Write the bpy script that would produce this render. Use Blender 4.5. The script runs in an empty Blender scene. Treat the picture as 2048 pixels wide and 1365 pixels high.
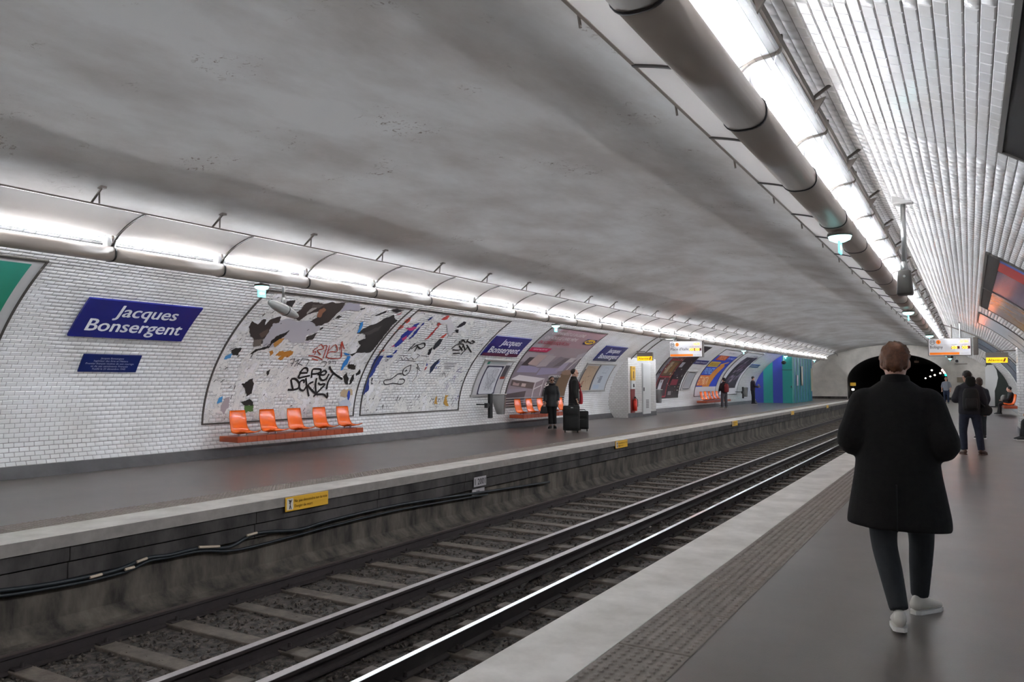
import bpy, bmesh, math, random
import numpy as np
from mathutils import Vector, Matrix
from mathutils.geometry import tessellate_polygon

random.seed(7); rng = np.random.default_rng(7)
scn = bpy.context.scene
COL = scn.collection
# ------------------------------------------------------------------ camera
W_, H_, F_ = 2048, 1365, 1550.0
CX, CY, CAMZ = 1024.0, 682.5, 1.55
PIT = math.atan((762 - CY) / F_)
PSI = math.atan((1940 - CX) / F_ * math.cos(PIT))
FWD = np.array([-math.sin(PSI) * math.cos(PIT), math.cos(PSI) * math.cos(PIT), math.sin(PIT)])
RGT = np.array([math.cos(PSI), math.sin(PSI), 0.0])
UPV = np.cross(RGT, FWD)
CAM = np.array([0.0, 0.0, CAMZ])
cd = bpy.data.cameras.new('camera'); cam = bpy.data.objects.new('camera', cd); COL.objects.link(cam)
cd.sensor_fit = 'HORIZONTAL'; cd.sensor_width = 36.0; cd.lens = 36.0 * F_ / W_
cd.clip_start = 0.05; cd.clip_end = 400
cam.matrix_world = Matrix(((RGT[0], UPV[0], -FWD[0], 0), (RGT[1], UPV[1], -FWD[1], 0), (RGT[2], UPV[2], -FWD[2], CAMZ), (0, 0, 0, 1)))
scn.camera = cam
# ------------------------------------------------------------------ world, exposure (underground: the lamps do the lighting)
wd = bpy.data.worlds.new('world'); scn.world = wd; wd.use_nodes = True
wd.node_tree.nodes['Background'].inputs[0].default_value = (0.5, 0.55, 0.6, 1)
wd.node_tree.nodes['Background'].inputs[1].default_value = 0.0
scn.view_settings.view_transform = 'Standard'; scn.view_settings.look = 'None'
scn.view_settings.exposure = 2.02; scn.view_settings.gamma = 1.0
scn.view_settings.use_curve_mapping = False
TUBE = 36.0          # radiance of the fluorescent tubes
try:
    scn.cycles.use_denoising = True
    scn.cycles.max_bounces = 10; scn.cycles.diffuse_bounces = 6
    scn.cycles.sample_clamp_indirect = 10.0
except Exception: pass

# ------------------------------------------------------------------ pixel -> place helpers
def ray(u, v): return FWD + RGT * (u - CX) / F_ - UPV * (v - CY) / F_
def onx(u, v, x): d = ray(u, v); return CAM + d * (x / d[0])
def ony(u, v, y): d = ray(u, v); return CAM + d * (y / d[1])
def onz(u, v, z): d = ray(u, v); return CAM + d * ((z - CAMZ) / d[2])
def depth(P): return (np.asarray(P) - CAM) @ FWD
def proj(P):
    q = np.asarray(P) - CAM; z = q @ FWD
    return CX + F_ * (q @ RGT) / z, CY - F_ * (q @ UPV) / z
# ------------------------------------------------------------------ vault profile (dx from the axis, z), arc length s from the floor
EX, EZ, EA, EB = -5.55, 0.6, 7.65, 4.1
def zup(e): return EZ + EB * (e if e < .65 else .65 + (e - .65) * .9)
_p = []
for i in range(41):
    z = EZ * i / 40; _p.append((EA * math.sqrt(1 - ((EZ - z) / 2.5) ** 2), z))
for i in range(1, 401):
    a = math.pi / 2 * i / 400; _p.append((EA * math.cos(a), zup(math.sin(a))))
_p = np.array(_p); _ds = np.hypot(*np.diff(_p, axis=0).T)
PS = np.concatenate([[0], np.cumsum(_ds)]); PDX, PZ = _p[:, 0], _p[:, 1]
_t = np.gradient(_p, axis=0); _t /= np.linalg.norm(_t, axis=1)[:, None]
PTX, PTZ = _t[:, 0], _t[:, 1]                       # tangent (ddx, dz) going up
SMAX = PS[-1]
def s_of_z(z): return float(np.interp(z, PZ, PS))
def s_of_dx(dx): return float(np.interp(-dx, -PDX[41:], PS[41:]))
def surf(side, s, y, off=0.0):
    dx = np.interp(s, PS, PDX); z = np.interp(s, PS, PZ); tx = np.interp(s, PS, PTX); tz = np.interp(s, PS, PTZ)
    dx = dx - tz * off; z = z + tx * off            # inward normal = (-tz, tx)
    return (EX + side * dx, y, z)
def V(u, v):
    "pixel -> (side, y, s) on the vault"
    d = ray(u, v); lo, hi = 0.5, 200.0
    def out(t):
        P = CAM + d * t
        if P[2] < 0: return True
        if P[2] > PZ[-1]: return True
        return abs(P[0] - EX) > np.interp(P[2], PZ, PDX)
    t = 0.5
    while not out(t): t *= 1.04
    lo, hi = t / 1.04, t
    for _ in range(30):
        m = (lo + hi) / 2
        if out(m): hi = m
        else: lo = m
    P = CAM + d * lo
    return (1 if P[0] > EX else -1, P[1], s_of_z(P[2]))
def YS(u, v): a = V(u, v); return (a[1], a[2])
def crop(ox, oy, k): return lambda x, y: (ox + x / k, oy + y / k)

# ------------------------------------------------------------------ materials
def lin(h):
    h = h.lstrip('#'); c = [int(h[i:i + 2], 16) / 255 for i in (0, 2, 4)]
    return tuple(x / 12.92 if x <= .04045 else ((x + .055) / 1.055) ** 2.4 for x in c)
MATS = {}
def mat(name, col, rough=.5, metal=0.0, var=0.0, vscale=3.0, col2=None, bump=0.0, bscale=40.0, spec=.5, coat=0.0, emit=None, estr=0.0, trans=0.0, stretch=None):
    if name in MATS: return MATS[name]
    if isinstance(col, str): col = lin(col)
    m = bpy.data.materials.new(name); m.use_nodes = True; nt = m.node_tree; N = nt.nodes; L = nt.links
    b = N['Principled BSDF']
    b.inputs['Base Color'].default_value = (*col, 1); b.inputs['Roughness'].default_value = rough; b.inputs['Metallic'].default_value = metal
    b.inputs['Specular IOR Level'].default_value = spec
    if coat: b.inputs['Coat Weight'].default_value = coat; b.inputs['Coat Roughness'].default_value = .08
    if trans: b.inputs['Transmission Weight'].default_value = trans
    if emit is not None:
        b.inputs['Emission Color'].default_value = (*(lin(emit) if isinstance(emit, str) else emit), 1); b.inputs['Emission Strength'].default_value = estr
    if var or bump:
        g = N.new('ShaderNodeNewGeometry'); src = g.outputs['Position']
        if stretch:
            mp = N.new('ShaderNodeMapping'); mp.inputs['Scale'].default_value = stretch; L.new(src, mp.inputs['Vector']); src = mp.outputs['Vector']
    if var:
        n = N.new('ShaderNodeTexNoise'); n.inputs['Scale'].default_value = vscale; n.inputs['Detail'].default_value = 6; n.inputs['Roughness'].default_value = .62
        L.new(src, n.inputs['Vector'])
        r = N.new('ShaderNodeValToRGB'); c2 = col2 if col2 is not None else tuple(x * (1 - var) for x in col)
        if isinstance(c2, str): c2 = lin(c2)
        r.color_ramp.elements[0].position = .35; r.color_ramp.elements[0].color = (*c2, 1)
        r.color_ramp.elements[1].position = .65; r.color_ramp.elements[1].color = (*col, 1)
        L.new(n.outputs['Fac'], r.inputs['Fac']); L.new(r.outputs['Color'], b.inputs['Base Color'])
    if bump:
        n2 = N.new('ShaderNodeTexNoise'); n2.inputs['Scale'].default_value = bscale; n2.inputs['Detail'].default_value = 4
        L.new(src, n2.inputs['Vector'])
        bp = N.new('ShaderNodeBump'); bp.inputs['Strength'].default_value = bump; bp.inputs['Distance'].default_value = .02
        L.new(n2.outputs['Fac'], bp.inputs['Height']); L.new(bp.outputs['Normal'], b.inputs['Normal'])
    MATS[name] = m; return m
def flat(hexs, rough=.55): return mat('print_' + hexs.lstrip('#'), hexs, rough)

M_TILE = mat('tile_glaze', '#e9e8e9', .24, var=.10, vscale=.9, col2='#d9d6d3', coat=.2)
M_GROUT = mat('grout', '#8f8a86', .85, var=.3, vscale=6)
M_PLAST = None
M_FLOOR = mat('asphalt', '#776e68', .30, var=.22, vscale=1.1, bump=.06, bscale=120, spec=.45)
M_FLOORL = mat('asphalt_old', '#746a64', .30, var=.25, vscale=.9, bump=.06, bscale=110, spec=.45)
M_TACT = mat('tactile_concrete', '#978c83', .7, var=.25, vscale=9, bump=.1)
M_WHITE = mat('white_paint_worn', '#e8e3dc', .5, var=.14, vscale=2.2, col2='#c9c3ba', bump=.05, bscale=60)
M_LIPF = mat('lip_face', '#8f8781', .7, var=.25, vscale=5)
M_SOOT = mat('soot_wall', '#4a4542', .85, var=.55, vscale=2.4, col2='#1e1a18', bump=.35, bscale=14, stretch=(1, 1, .45))
M_LIME = mat('lime_streaks', '#625a50', .9, var=.6, vscale=3.2, col2='#26211d', bump=.4, bscale=18, stretch=(1, 1, .35))
M_BALL = mat('ballast', '#544b44', .9, var=.6, vscale=14, col2='#171412', bump=.7, bscale=50)
M_STONE = mat('ballast_stone', '#5a5048', .9, var=.6, vscale=20, col2='#1d1917')
M_SLEEP = mat('sleeper_wood', '#62574d', .8, var=.55, vscale=6, bump=.25, bscale=30)
M_RUST = mat('rail_rust', '#2a2120', .75, var=.35, vscale=9)
M_RAILT = mat('rail_head_dull', '#8d8482', .42, metal=.35)
M_RAILS = mat('rail_head_polished', '#d5d9db', .30, metal=1)
M_GREYB = mat('plinth_grey', '#5d5a5b', .55, var=.25, vscale=3)
M_ALU = mat('lamp_duct', '#aea399', .42, metal=0)
M_DARK = mat('dark_joint', '#2d2826', .5)
M_RAILP = mat('lamp_rail', '#6b625b', .4, metal=.4)
M_STEEL = mat('brushed_steel', '#a9a8a6', .3, metal=.9)
M_GALV = mat('bracket_metal', '#726a64', .5, metal=.5)
M_BLACK = mat('black_metal', '#1b1a19', .45)
M_NAVY = mat('enamel_navy', '#1b2173', .28, coat=.4)
M_NAVY2 = mat('plaque_navy', '#10205c', .35)
M_LETTER = mat('white_lettering', '#e9e9ec', .45)
M_FRAME = mat('frame_dark', '#4d4843', .5)
M_FRAMEL = mat('frame_light', '#a3a09d', .4, metal=.3)
M_ORANGE = mat('orange_plastic', '#f76a0c', .22, coat=.35)
M_BRICKR = mat('red_ceramic', '#b0481f', .35, var=.25, vscale=8)
M_WHITEC = mat('white_enamel', '#c6c5c3', .4)
M_YELLOW = mat('sign_yellow', '#d7a42a', .5)
M_PAPER = mat('torn_paper_white', '#c4c1c1', .7, var=.08, vscale=4)

# plaster ceiling with stains, cracks and rust
def plaster():
    m = bpy.data.materials.new('plaster'); m.use_nodes = True; nt = m.node_tree; N = nt.nodes; L = nt.links
    b = N['Principled BSDF']; b.inputs['Roughness'].default_value = .75; b.inputs['Specular IOR Level'].default_value = .25
    g = N.new('ShaderNodeNewGeometry')
    mp = N.new('ShaderNodeMapping'); mp.inputs['Scale'].default_value = (.55, .28, .5); L.new(g.outputs['Position'], mp.inputs['Vector'])
    n = N.new('ShaderNodeTexNoise'); n.inputs['Scale'].default_value = 1.6; n.inputs['Detail'].default_value = 8; n.inputs['Roughness'].default_value = .6
    L.new(mp.outputs['Vector'], n.inputs['Vector'])
    r = N.new('ShaderNodeValToRGB'); r.color_ramp.elements[0].position = .36; r.color_ramp.elements[0].color = (*lin('#b0aaa5'), 1)
    r.color_ramp.elements[1].position = .62; r.color_ramp.elements[1].color = (*lin('#cccac8'), 1)
    L.new(n.outputs['Fac'], r.inputs['Fac'])
    # rusty flakes: rare patches of a distorted fine noise, inside rare large blotches
    n2 = N.new('ShaderNodeTexNoise'); n2.inputs['Scale'].default_value = 9; n2.inputs['Detail'].default_value = 10; n2.inputs['Roughness'].default_value = .75; n2.inputs['Distortion'].default_value = 1.2
    L.new(g.outputs['Position'], n2.inputs['Vector'])
    n3 = N.new('ShaderNodeTexNoise'); n3.inputs['Scale'].default_value = 1.15; n3.inputs['Detail'].default_value = 2
    L.new(g.outputs['Position'], n3.inputs['Vector'])
    r2 = N.new('ShaderNodeValToRGB'); r2.color_ramp.elements[0].position = .56; r2.color_ramp.elements[0].color = (0, 0, 0, 1); r2.color_ramp.elements[1].position = .62; r2.color_ramp.elements[1].color = (1, 1, 1, 1)
    L.new(n2.outputs['Fac'], r2.inputs['Fac'])
    r3 = N.new('ShaderNodeValToRGB'); r3.color_ramp.elements[0].position = .58; r3.color_ramp.elements[0].color = (0, 0, 0, 1); r3.color_ramp.elements[1].position = .66; r3.color_ramp.elements[1].color = (1, 1, 1, 1)
    L.new(n3.outputs['Fac'], r3.inputs['Fac'])
    mu = N.new('ShaderNodeMath'); mu.operation = 'MULTIPLY'; L.new(r2.outputs['Color'], mu.inputs[0]); L.new(r3.outputs['Color'], mu.inputs[1])
    mu2 = N.new('ShaderNodeMath'); mu2.operation = 'MULTIPLY'; L.new(mu.outputs[0], mu2.inputs[0]); mu2.inputs[1].default_value = .8
    mx = N.new('ShaderNodeMixRGB'); mx.inputs['Color2'].default_value = (*lin('#5e4630'), 1)
    L.new(mu2.outputs[0], mx.inputs['Fac']); L.new(r.outputs['Color'], mx.inputs['Color1']); L.new(mx.outputs['Color'], b.inputs['Base Color'])
    bp = N.new('ShaderNodeBump'); bp.inputs['Strength'].default_value = .15; bp.inputs['Distance'].default_value = .03
    L.new(n2.outputs['Fac'], bp.inputs['Height']); L.new(bp.outputs['Normal'], b.inputs['Normal'])
    MATS['plaster'] = m; return m
M_PLAST = plaster()

# ------------------------------------------------------------------ mesh builder
def emptymesh(name, verts, faces, m=None, smooth=False):
    me = bpy.data.meshes.new(name); me.from_pydata([tuple(map(float, p)) for p in verts], [], faces)
    if m is not None: me.materials.append(m)
    if smooth: me.polygons.foreach_set('use_smooth', [True] * len(me.polygons))
    me.update(); return me
def link(o, parent=None):
    COL.objects.link(o)
    if parent is not None: o.parent = parent
    return o
def wloc(o):
    v = Vector((0, 0, 0))
    while o is not None: v = v + o.location; o = o.parent
    return v
class MB:
    def __init__(s): s.v = []; s.f = []
    def add(s, verts, faces):
        n = len(s.v); s.v += [tuple(p) for p in verts]; s.f += [tuple(i + n for i in f) for f in faces]; return s
    def box(s, c, sz, R=None):
        x, y, z = [k / 2 for k in sz]; P = [(-x, -y, -z), (x, -y, -z), (x, y, -z), (-x, y, -z), (-x, -y, z), (x, -y, z), (x, y, z), (-x, y, z)]
        if R is not None: P = [tuple(R @ Vector(p)) for p in P]
        return s.add([(p[0] + c[0], p[1] + c[1], p[2] + c[2]) for p in P], [(0, 3, 2, 1), (4, 5, 6, 7), (0, 1, 5, 4), (1, 2, 6, 5), (2, 3, 7, 6), (3, 0, 4, 7)])
    def bb(s, x0, x1, y0, y1, z0, z1): return s.box(((x0 + x1) / 2, (y0 + y1) / 2, (z0 + z1) / 2), (x1 - x0, y1 - y0, z1 - z0))
    def cbox(s, c, sz, b=.01, R=None):
        "box with chamfered edges"
        bm = bmesh.new(); bmesh.ops.create_cube(bm, size=1)
        for v in bm.verts: v.co = Vector((v.co.x * sz[0], v.co.y * sz[1], v.co.z * sz[2]))
        bmesh.ops.bevel(bm, geom=bm.edges[:], offset=b, segments=2, affect='EDGES', profile=.5)
        bm.verts.index_update()
        P = [(R @ v.co if R is not None else v.co) for v in bm.verts]
        s.add([(p[0] + c[0], p[1] + c[1], p[2] + c[2]) for p in P], [tuple(v.index for v in f.verts) for f in bm.faces]); bm.free(); return s
    def loft(s, rings, caps=True, closed=True):
        n = len(rings[0]); V_ = [p for r in rings for p in r]; F = []
        for i in range(len(rings) - 1):
            for j in range(n if closed else n - 1):
                a = i * n + j; b = i * n + (j + 1) % n; F.append((a, b, b + n, a + n))
        if caps: F.append(tuple(reversed(range(n)))); F.append(tuple(range((len(rings) - 1) * n, len(rings) * n)))
        return s.add(V_, F)
    def tube(s, pts, r, n=10, caps=True):
        P = [Vector(p) for p in pts]; rs = r if isinstance(r, (list, tuple)) else [r] * len(P); rings = []; ref = None
        for i, p in enumerate(P):
            t = (P[min(i + 1, len(P) - 1)] - P[max(i - 1, 0)]).normalized()
            if ref is None: ref = t.orthogonal().normalized()
            ref = (ref - t * ref.dot(t)); ref = ref.normalized() if ref.length > 1e-6 else t.orthogonal().normalized()
            q = t.cross(ref)
            rings.append([p + (ref * math.cos(2 * math.pi * k / n) + q * math.sin(2 * math.pi * k / n)) * rs[i] for k in range(n)])
        return s.loft(rings, caps)
    def cyl(s, a, b, r0, r1=None, n=14): return s.tube([a, b], [r0, r0 if r1 is None else r1], n)
    def ell(s, c, r, n=16, m=10, R=None):
        rings = []
        for i in range(m + 1):
            a = -math.pi / 2 + math.pi * i / m; cr = max(math.cos(a), .02)
            ring = [Vector((r[0] * cr * math.cos(2 * math.pi * k / n), r[1] * cr * math.sin(2 * math.pi * k / n), r[2] * math.sin(a))) for k in range(n)]
            if R is not None: ring = [R @ p for p in ring]
            rings.append([p + Vector(c) for p in ring])
        return s.loft(rings)
    def poly(s, pts3, th):
        "planar polygon (3D points) thickened along vector th"
        tri = tessellate_polygon([[Vector(p) for p in pts3]]); n = len(pts3); th = Vector(th)
        V_ = [Vector(p) for p in pts3] + [Vector(p) + th for p in pts3]
        F = [tuple(t) for t in tri] + [tuple(i + n for i in reversed(t)) for t in tri] + [(i, (i + 1) % n, (i + 1) % n + n, i + n) for i in range(n)]
        return s.add(V_, F)
    def extr(s, prof, y0, y1, closed=True, caps=True):
        "profile [(x,z)] run along y"
        return s.loft([[(x, y0, z) for x, z in prof], [(x, y1, z) for x, z in prof]], caps and closed, closed)
    def build(s, name, m, parent=None, smooth=False, kind=None, label=None):
        o_ = wloc(parent) if parent is not None else Vector((0, 0, 0))
        V_ = [(p[0] - o_.x, p[1] - o_.y, p[2] - o_.z) for p in s.v]
        o = bpy.data.objects.new(name, emptymesh(name, V_, s.f, m, smooth)); link(o, parent)
        if kind: o['kind'] = kind
        if label: o['label'] = label
        return o
def thing(name, label, cat, loc=(0, 0, 0), group=None):
    o = bpy.data.objects.new(name, None); o.location = loc; o.empty_display_size = .1; link(o)
    o['label'] = label; o['category'] = cat
    if group: o['group'] = group
    return o
def tag(o, label, cat, group=None):
    o['label'] = label; o['category'] = cat
    if group: o['group'] = group
    return o
def struct(o): o['kind'] = 'structure'; return o
def copy_tree(o, parent=None):
    c = o.copy(); COL.objects.link(c); c.parent = parent
    for ch in list(o.children): copy_tree(ch, c)
    return c
ORD = ['first', 'second', 'third', 'fourth', 'fifth', 'sixth', 'seventh', 'eighth', 'ninth', 'tenth', '11th', '12th', '13th', '14th', '15th', '16th', '17th', '18th', '19th', '20th']
def ordn(i): return ORD[i] if i < 20 else '%d%s' % (i + 1, {1: 'st', 2: 'nd', 3: 'rd'}.get((i + 1) % 10 if (i + 1) % 100 not in (11, 12, 13) else 0, 'th'))
def smooth_obj(o): o.data.polygons.foreach_set('use_smooth', [True] * len(o.data.polygons)); return o

# text -> 2D mesh (verts normalised so that width = 1, cap height = 1)
_txt = {}
def text2d(body, bold=.012, shear=0.0):
    k = (body, bold, shear)
    if k in _txt: return _txt[k]
    c = bpy.data.curves.new('t', 'FONT'); c.body = body; c.size = 1.0; c.offset = 0; c.shear = shear; c.resolution_u = 3; c.align_x = 'LEFT'; c.space_line = 1.0
    o = bpy.data.objects.new('t', c); COL.objects.link(o)
    dg = bpy.context.evaluated_depsgraph_get(); me = bpy.data.meshes.new_from_object(o.evaluated_get(dg))
    P = np.array([v.co[:2] for v in me.vertices]); Fc = [tuple(p.vertices) for p in me.polygons]
    bpy.data.objects.remove(o); bpy.data.curves.remove(c); bpy.data.meshes.remove(me)
    if bold > .005:
        n0 = len(P); sh = [(0, 0), (bold, 0), (-bold, 0), (0, bold * .6), (0, -bold * .6)]; Fc = [tuple(i + k * n0 for i in f) for k in range(5) for f in Fc]; P = np.concatenate([P + np.array(d) for d in sh])
    x0, x1 = P[:, 0].min(), P[:, 0].max(); P[:, 0] = (P[:, 0] - x0) / (x1 - x0); P[:, 1] /= .69
    _txt[k] = (P, Fc); return _txt[k]
def text_plane(name, body, m, parent, org, ex, ey, x0, x1, base, cap, off, bold=.012, shear=0.0):
    "text on a flat panel: org + ex*x + ey*y (+ normal*off)"
    P, Fc = text2d(body, bold, shear); org, ex, ey = Vector(org), Vector(ex), Vector(ey); n = ex.cross(ey).normalized()
    b = MB(); b.add([org + ex * (x0 + p[0] * (x1 - x0)) + ey * (base + p[1] * cap) + n * off for p in P], Fc)
    return b.build(name, m, parent)
def text_surf(name, body, m, parent, side, fy, fs, x0, x1, base, cap, off, bold=.012, shear=0.0):
    P, Fc = text2d(body, bold, shear); b = MB()
    b.add([surf(side, fs(base + p[1] * cap), fy(x0 + p[0] * (x1 - x0)), off) for p in P], Fc)
    return b.build(name, m, parent)
# patch on the vault from a (y,s) polygon
def patch_mb(poly, side, off, th=0.0, ds=.15):
    bm = bmesh.new(); vs = [bm.verts.new((p[0], p[1], 0)) for p in poly]
    tri = tessellate_polygon([[Vector((p[0], p[1], 0)) for p in poly]])
    for t in tri:
        try: bm.faces.new([vs[i] for i in t])
        except ValueError: pass
    s0, s1 = min(p[1] for p in poly), max(p[1] for p in poly)
    k = math.ceil(s0 / ds) * ds
    while k < s1:
        bmesh.ops.bisect_plane(bm, geom=bm.verts[:] + bm.edges[:] + bm.faces[:], plane_co=(0, k, 0), plane_no=(0, 1, 0)); k += ds
    if th:
        bm.edges.ensure_lookup_table()
    bm.verts.index_update(); b = MB()
    fs = [tuple(v.index for v in f.verts) for f in bm.faces]; nv = len(bm.verts)
    top = [surf(side, v.co.y, v.co.x, off) for v in bm.verts]
    if th:
        bot = [surf(side, v.co.y, v.co.x, off - th) for v in bm.verts]
        F = fs + [tuple(i + nv for i in reversed(f)) for f in fs]
        for e in bm.edges:
            if len(e.link_faces) == 1: a, c = e.verts[0].index, e.verts[1].index; F.append((a, c, c + nv, a + nv))
        b.add(top + bot, F)
    else: b.add(top, fs)
    bm.free(); return b
def rect(y0, y1, s0, s1): return [(y0, s0), (y1, s0), (y1, s1), (y0, s1)]
def ribbon_mb(b, pts, w, side, off):
    "stroke on the vault; pts [(y,s)]"
    P = [np.array(p, float) for p in pts]; L_, R_ = [], []
    for i, p in enumerate(P):
        t = P[min(i + 1, len(P) - 1)] - P[max(i - 1, 0)]; t /= (np.linalg.norm(t) + 1e-9); n = np.array([-t[1], t[0]]) * w / 2
        L_.append(p + n); R_.append(p - n)
    V_ = [surf(side, q[1], q[0], off) for q in L_ + R_]; n = len(P)
    b.add(V_, [(i, i + 1, i + 1 + n, i + n) for i in range(n - 1)]); return b

# ================================================================== SETTING
Y0, Y1 = -5.0, 72.0
XR_E, XR_W, XR_T = -2.35, -1.83, -1.39            # right platform: edge, white strip, tactile strip
XL_E, XL_W, XL_T = -7.92, -8.47, -8.92
ZT = -1.02                                         # ballast level
BASE_L, BASE_R = EX - PDX[0], EX + PDX[0]
floor_r = struct(MB().bb(XR_T, BASE_R + .1, Y0, Y1, -.25, 0).build('floor_right', M_FLOOR))
floor_l = struct(MB().bb(BASE_L - .1, XL_T, Y0, Y1, -.25, 0).build('floor_left', M_FLOORL))
# white platform edges (kerb stones with a front lip)
def edging(name, x0, x1, lipx):
    lo, hi = min(x0, x1), max(x0, x1); b = MB()
    b.bb(lo, hi, Y0, Y1, -.13, .004)
    o = b.build(name, M_WHITE); return struct(o)
trim_r = edging('trim_1', XR_E, XR_W, XR_E); trim_l = edging('trim_2', XL_E, XL_W, XL_E)
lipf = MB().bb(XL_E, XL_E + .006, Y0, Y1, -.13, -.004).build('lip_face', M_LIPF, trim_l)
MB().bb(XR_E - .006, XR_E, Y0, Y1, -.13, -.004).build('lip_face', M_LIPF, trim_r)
# tactile slabs
def slab_mesh():
    b = MB(); w, l = .438, .80
    b.cbox((0, 0, -.02), (w, l, .05), .006)
    nx, ny = 7, 13
    for i in range(nx):
        for j in range(ny):
            cx = (i - (nx - 1) / 2) * .0605; cy = (j - (ny - 1) / 2) * .0605
            r0, r1, h = .020, .013, .0075
            rg = [[(cx + r * math.cos(k * math.pi / 4), cy + r * math.sin(k * math.pi / 4), z) for k in range(8)] for r, z in ((r0, .0045), (r1, .005 + h))]
            V_ = rg[0] + rg[1]; b.add(V_, [(k, (k + 1) % 8, 8 + (k + 1) % 8, 8 + k) for k in range(8)] + [tuple(range(8, 16))])
    return emptymesh('tactile_slab', b.v, b.f, M_TACT)
SLAB = slab_mesh()
for par, xc in ((floor_r, (XR_W + XR_T) / 2), (floor_l, (XL_W + XL_T) / 2)):
    y = 4.33 - .82 * 11 + .41; first = True
    while y < Y1 - .3:
        o = bpy.data.objects.new('tactile_slab', SLAB); o.location = (xc, y, 0); link(o, par); y += .82
MB().bb(XR_W, XR_T, Y0, Y1, -.25, -.03).build('bedding', M_SOOT, floor_r)
MB().bb(XL_T, XL_W, Y0, Y1, -.25, -.03).build('bedding', M_SOOT, floor_l)

# platform walls towards the track (stepped, sooty)
b = MB().extr([(XL_E - .06, -.13), (XL_E - .06, -.29), (XL_E - .09, -.30), (XL_E - .09, -.47), (XL_E - .12, -.48), (XL_E - .12, -.85), (XL_E + .02, -.97), (XL_E + .25, ZT), (XL_E - .5, ZT - .1), (XL_E - .5, -.13)], Y0, Y1 + 60)
wall_tl = struct(b.build('wall_track_left', M_LIME))
for z, h in ((-.21, .15), (-.385, .165)):
    y = Y0
    while y < Y1:
        MB().cbox((XL_E - .045 - (.03 if z < -.3 else 0), y + 1.2, z), (.04, 2.39, h), .006).build('soot_panel', M_SOOT, wall_tl); y += 2.4
b = MB().extr([(XR_E + .06, -.13), (XR_E + .06, -.9), (XR_E - .1, ZT), (XR_E + .5, ZT - .1), (XR_E + .5, -.13)], Y0, Y1 + 60)
struct(b.build('wall_track_right', M_LIME))

# track bed with loose stone
def trackbed():
    nx, ny = 40, 500; xs = np.linspace(XL_E - .1, XR_E + .1, nx); ys = np.linspace(Y0, 125, ny)
    X, Y = np.meshgrid(xs, ys, indexing='ij'); Z = ZT + rng.normal(0, .012, X.shape)
    me = bpy.data.meshes.new('track_bed'); V_ = np.stack([X, Y, Z], -1).reshape(-1, 3)
    idx = np.arange(nx * ny).reshape(nx, ny); Fq = np.stack([idx[:-1, :-1], idx[1:, :-1], idx[1:, 1:], idx[:-1, 1:]], -1).reshape(-1, 4)
    me.from_pydata(V_.tolist(), [], Fq.tolist()); me.materials.append(M_BALL); o = struct(link(bpy.data.objects.new('track_bed', me)))
    # stones: 9000 squashed octahedra
    n = 15000; xx = rng.uniform(XL_E - .02, XR_E - .05, n); yy = 2.0 + 30 * rng.uniform(0, 1, n) ** 1.6
    r = rng.uniform(.014, .034, n); base = np.array([(1, 0, 0), (-1, 0, 0), (0, 1, 0), (0, -1, 0), (0, 0, .7), (0, 0, -.7)], float)
    A = rng.normal(0, 1, (n, 3, 3)); Q = np.linalg.qr(A)[0]
    P = np.einsum('nij,kj->nki', Q, base) * (r[:, None, None] * rng.uniform(.7, 1.3, (n, 6, 1)))
    P += np.stack([xx, yy, ZT + r * .35], -1)[:, None, :]
    f0 = np.array([(0, 2, 4), (2, 1, 4), (1, 3, 4), (3, 0, 4), (2, 0, 5), (1, 2, 5), (3, 1, 5), (0, 3, 5)])
    Fq = (f0[None] + (np.arange(n) * 6)[:, None, None]).reshape(-1, 3)
    me = bpy.data.meshes.new('ballast_stones'); me.from_pydata(P.reshape(-1, 3).tolist(), [], Fq.tolist()); me.materials.append(M_STONE)
    s_ = link(bpy.data.objects.new('ballast_stones', me), o); s_['kind'] = 'stuff'
    # bits of litter
    for (u, v, c) in [(1078, 1003, '#b9b4aa'), (963, 1248, '#8b7d74'), (1390, 1270, '#8d857b'), (997, 1256, '#6d5f55'), (1300, 1055, '#9b948b'), (1610, 882, '#a09890'), (880, 1297, '#7d736a'), (480, 1328, '#8b8479')]:
        p = onz(u, v, ZT + .03); r = .03
        pts = [(p[0] + r * random.uniform(.6, 1.3) * math.cos(k), p[1] + r * random.uniform(.6, 1.3) * math.sin(k), ZT + .02 + random.uniform(0, .02)) for k in np.linspace(0, 5.4, 7)]
        q = MB(); q.add(pts + [(p[0], p[1], ZT + .055)], [(k, (k + 1) % 7, 7) for k in range(7)])
        tag(q.build('litter_scrap', flat(c)), 'crumpled scrap of litter lying on the ballast near the ' + random.choice(['rails', 'sleepers']) + ', pixel-small', 'litter')
trackbed()
for i, o in enumerate([o for o in bpy.data.objects if o.name.startswith('litter_scrap')]):
    tag(o, ['pale scrap of litter beside the far rail below the number plate', 'brown scrap of litter left of the polished rail', 'grey scrap of litter between polished rail and near platform', 'small brown scrap of litter near the bottom edge of the track', 'white scrap of litter between the two inner rails', 'whitish scrap of litter by the distant inner rail', 'grey-brown scrap between sleepers near the nearest rails', 'pale scrap of litter on the sleepers at the far left'][i], 'litter', 'litter on the track bed')

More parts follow.
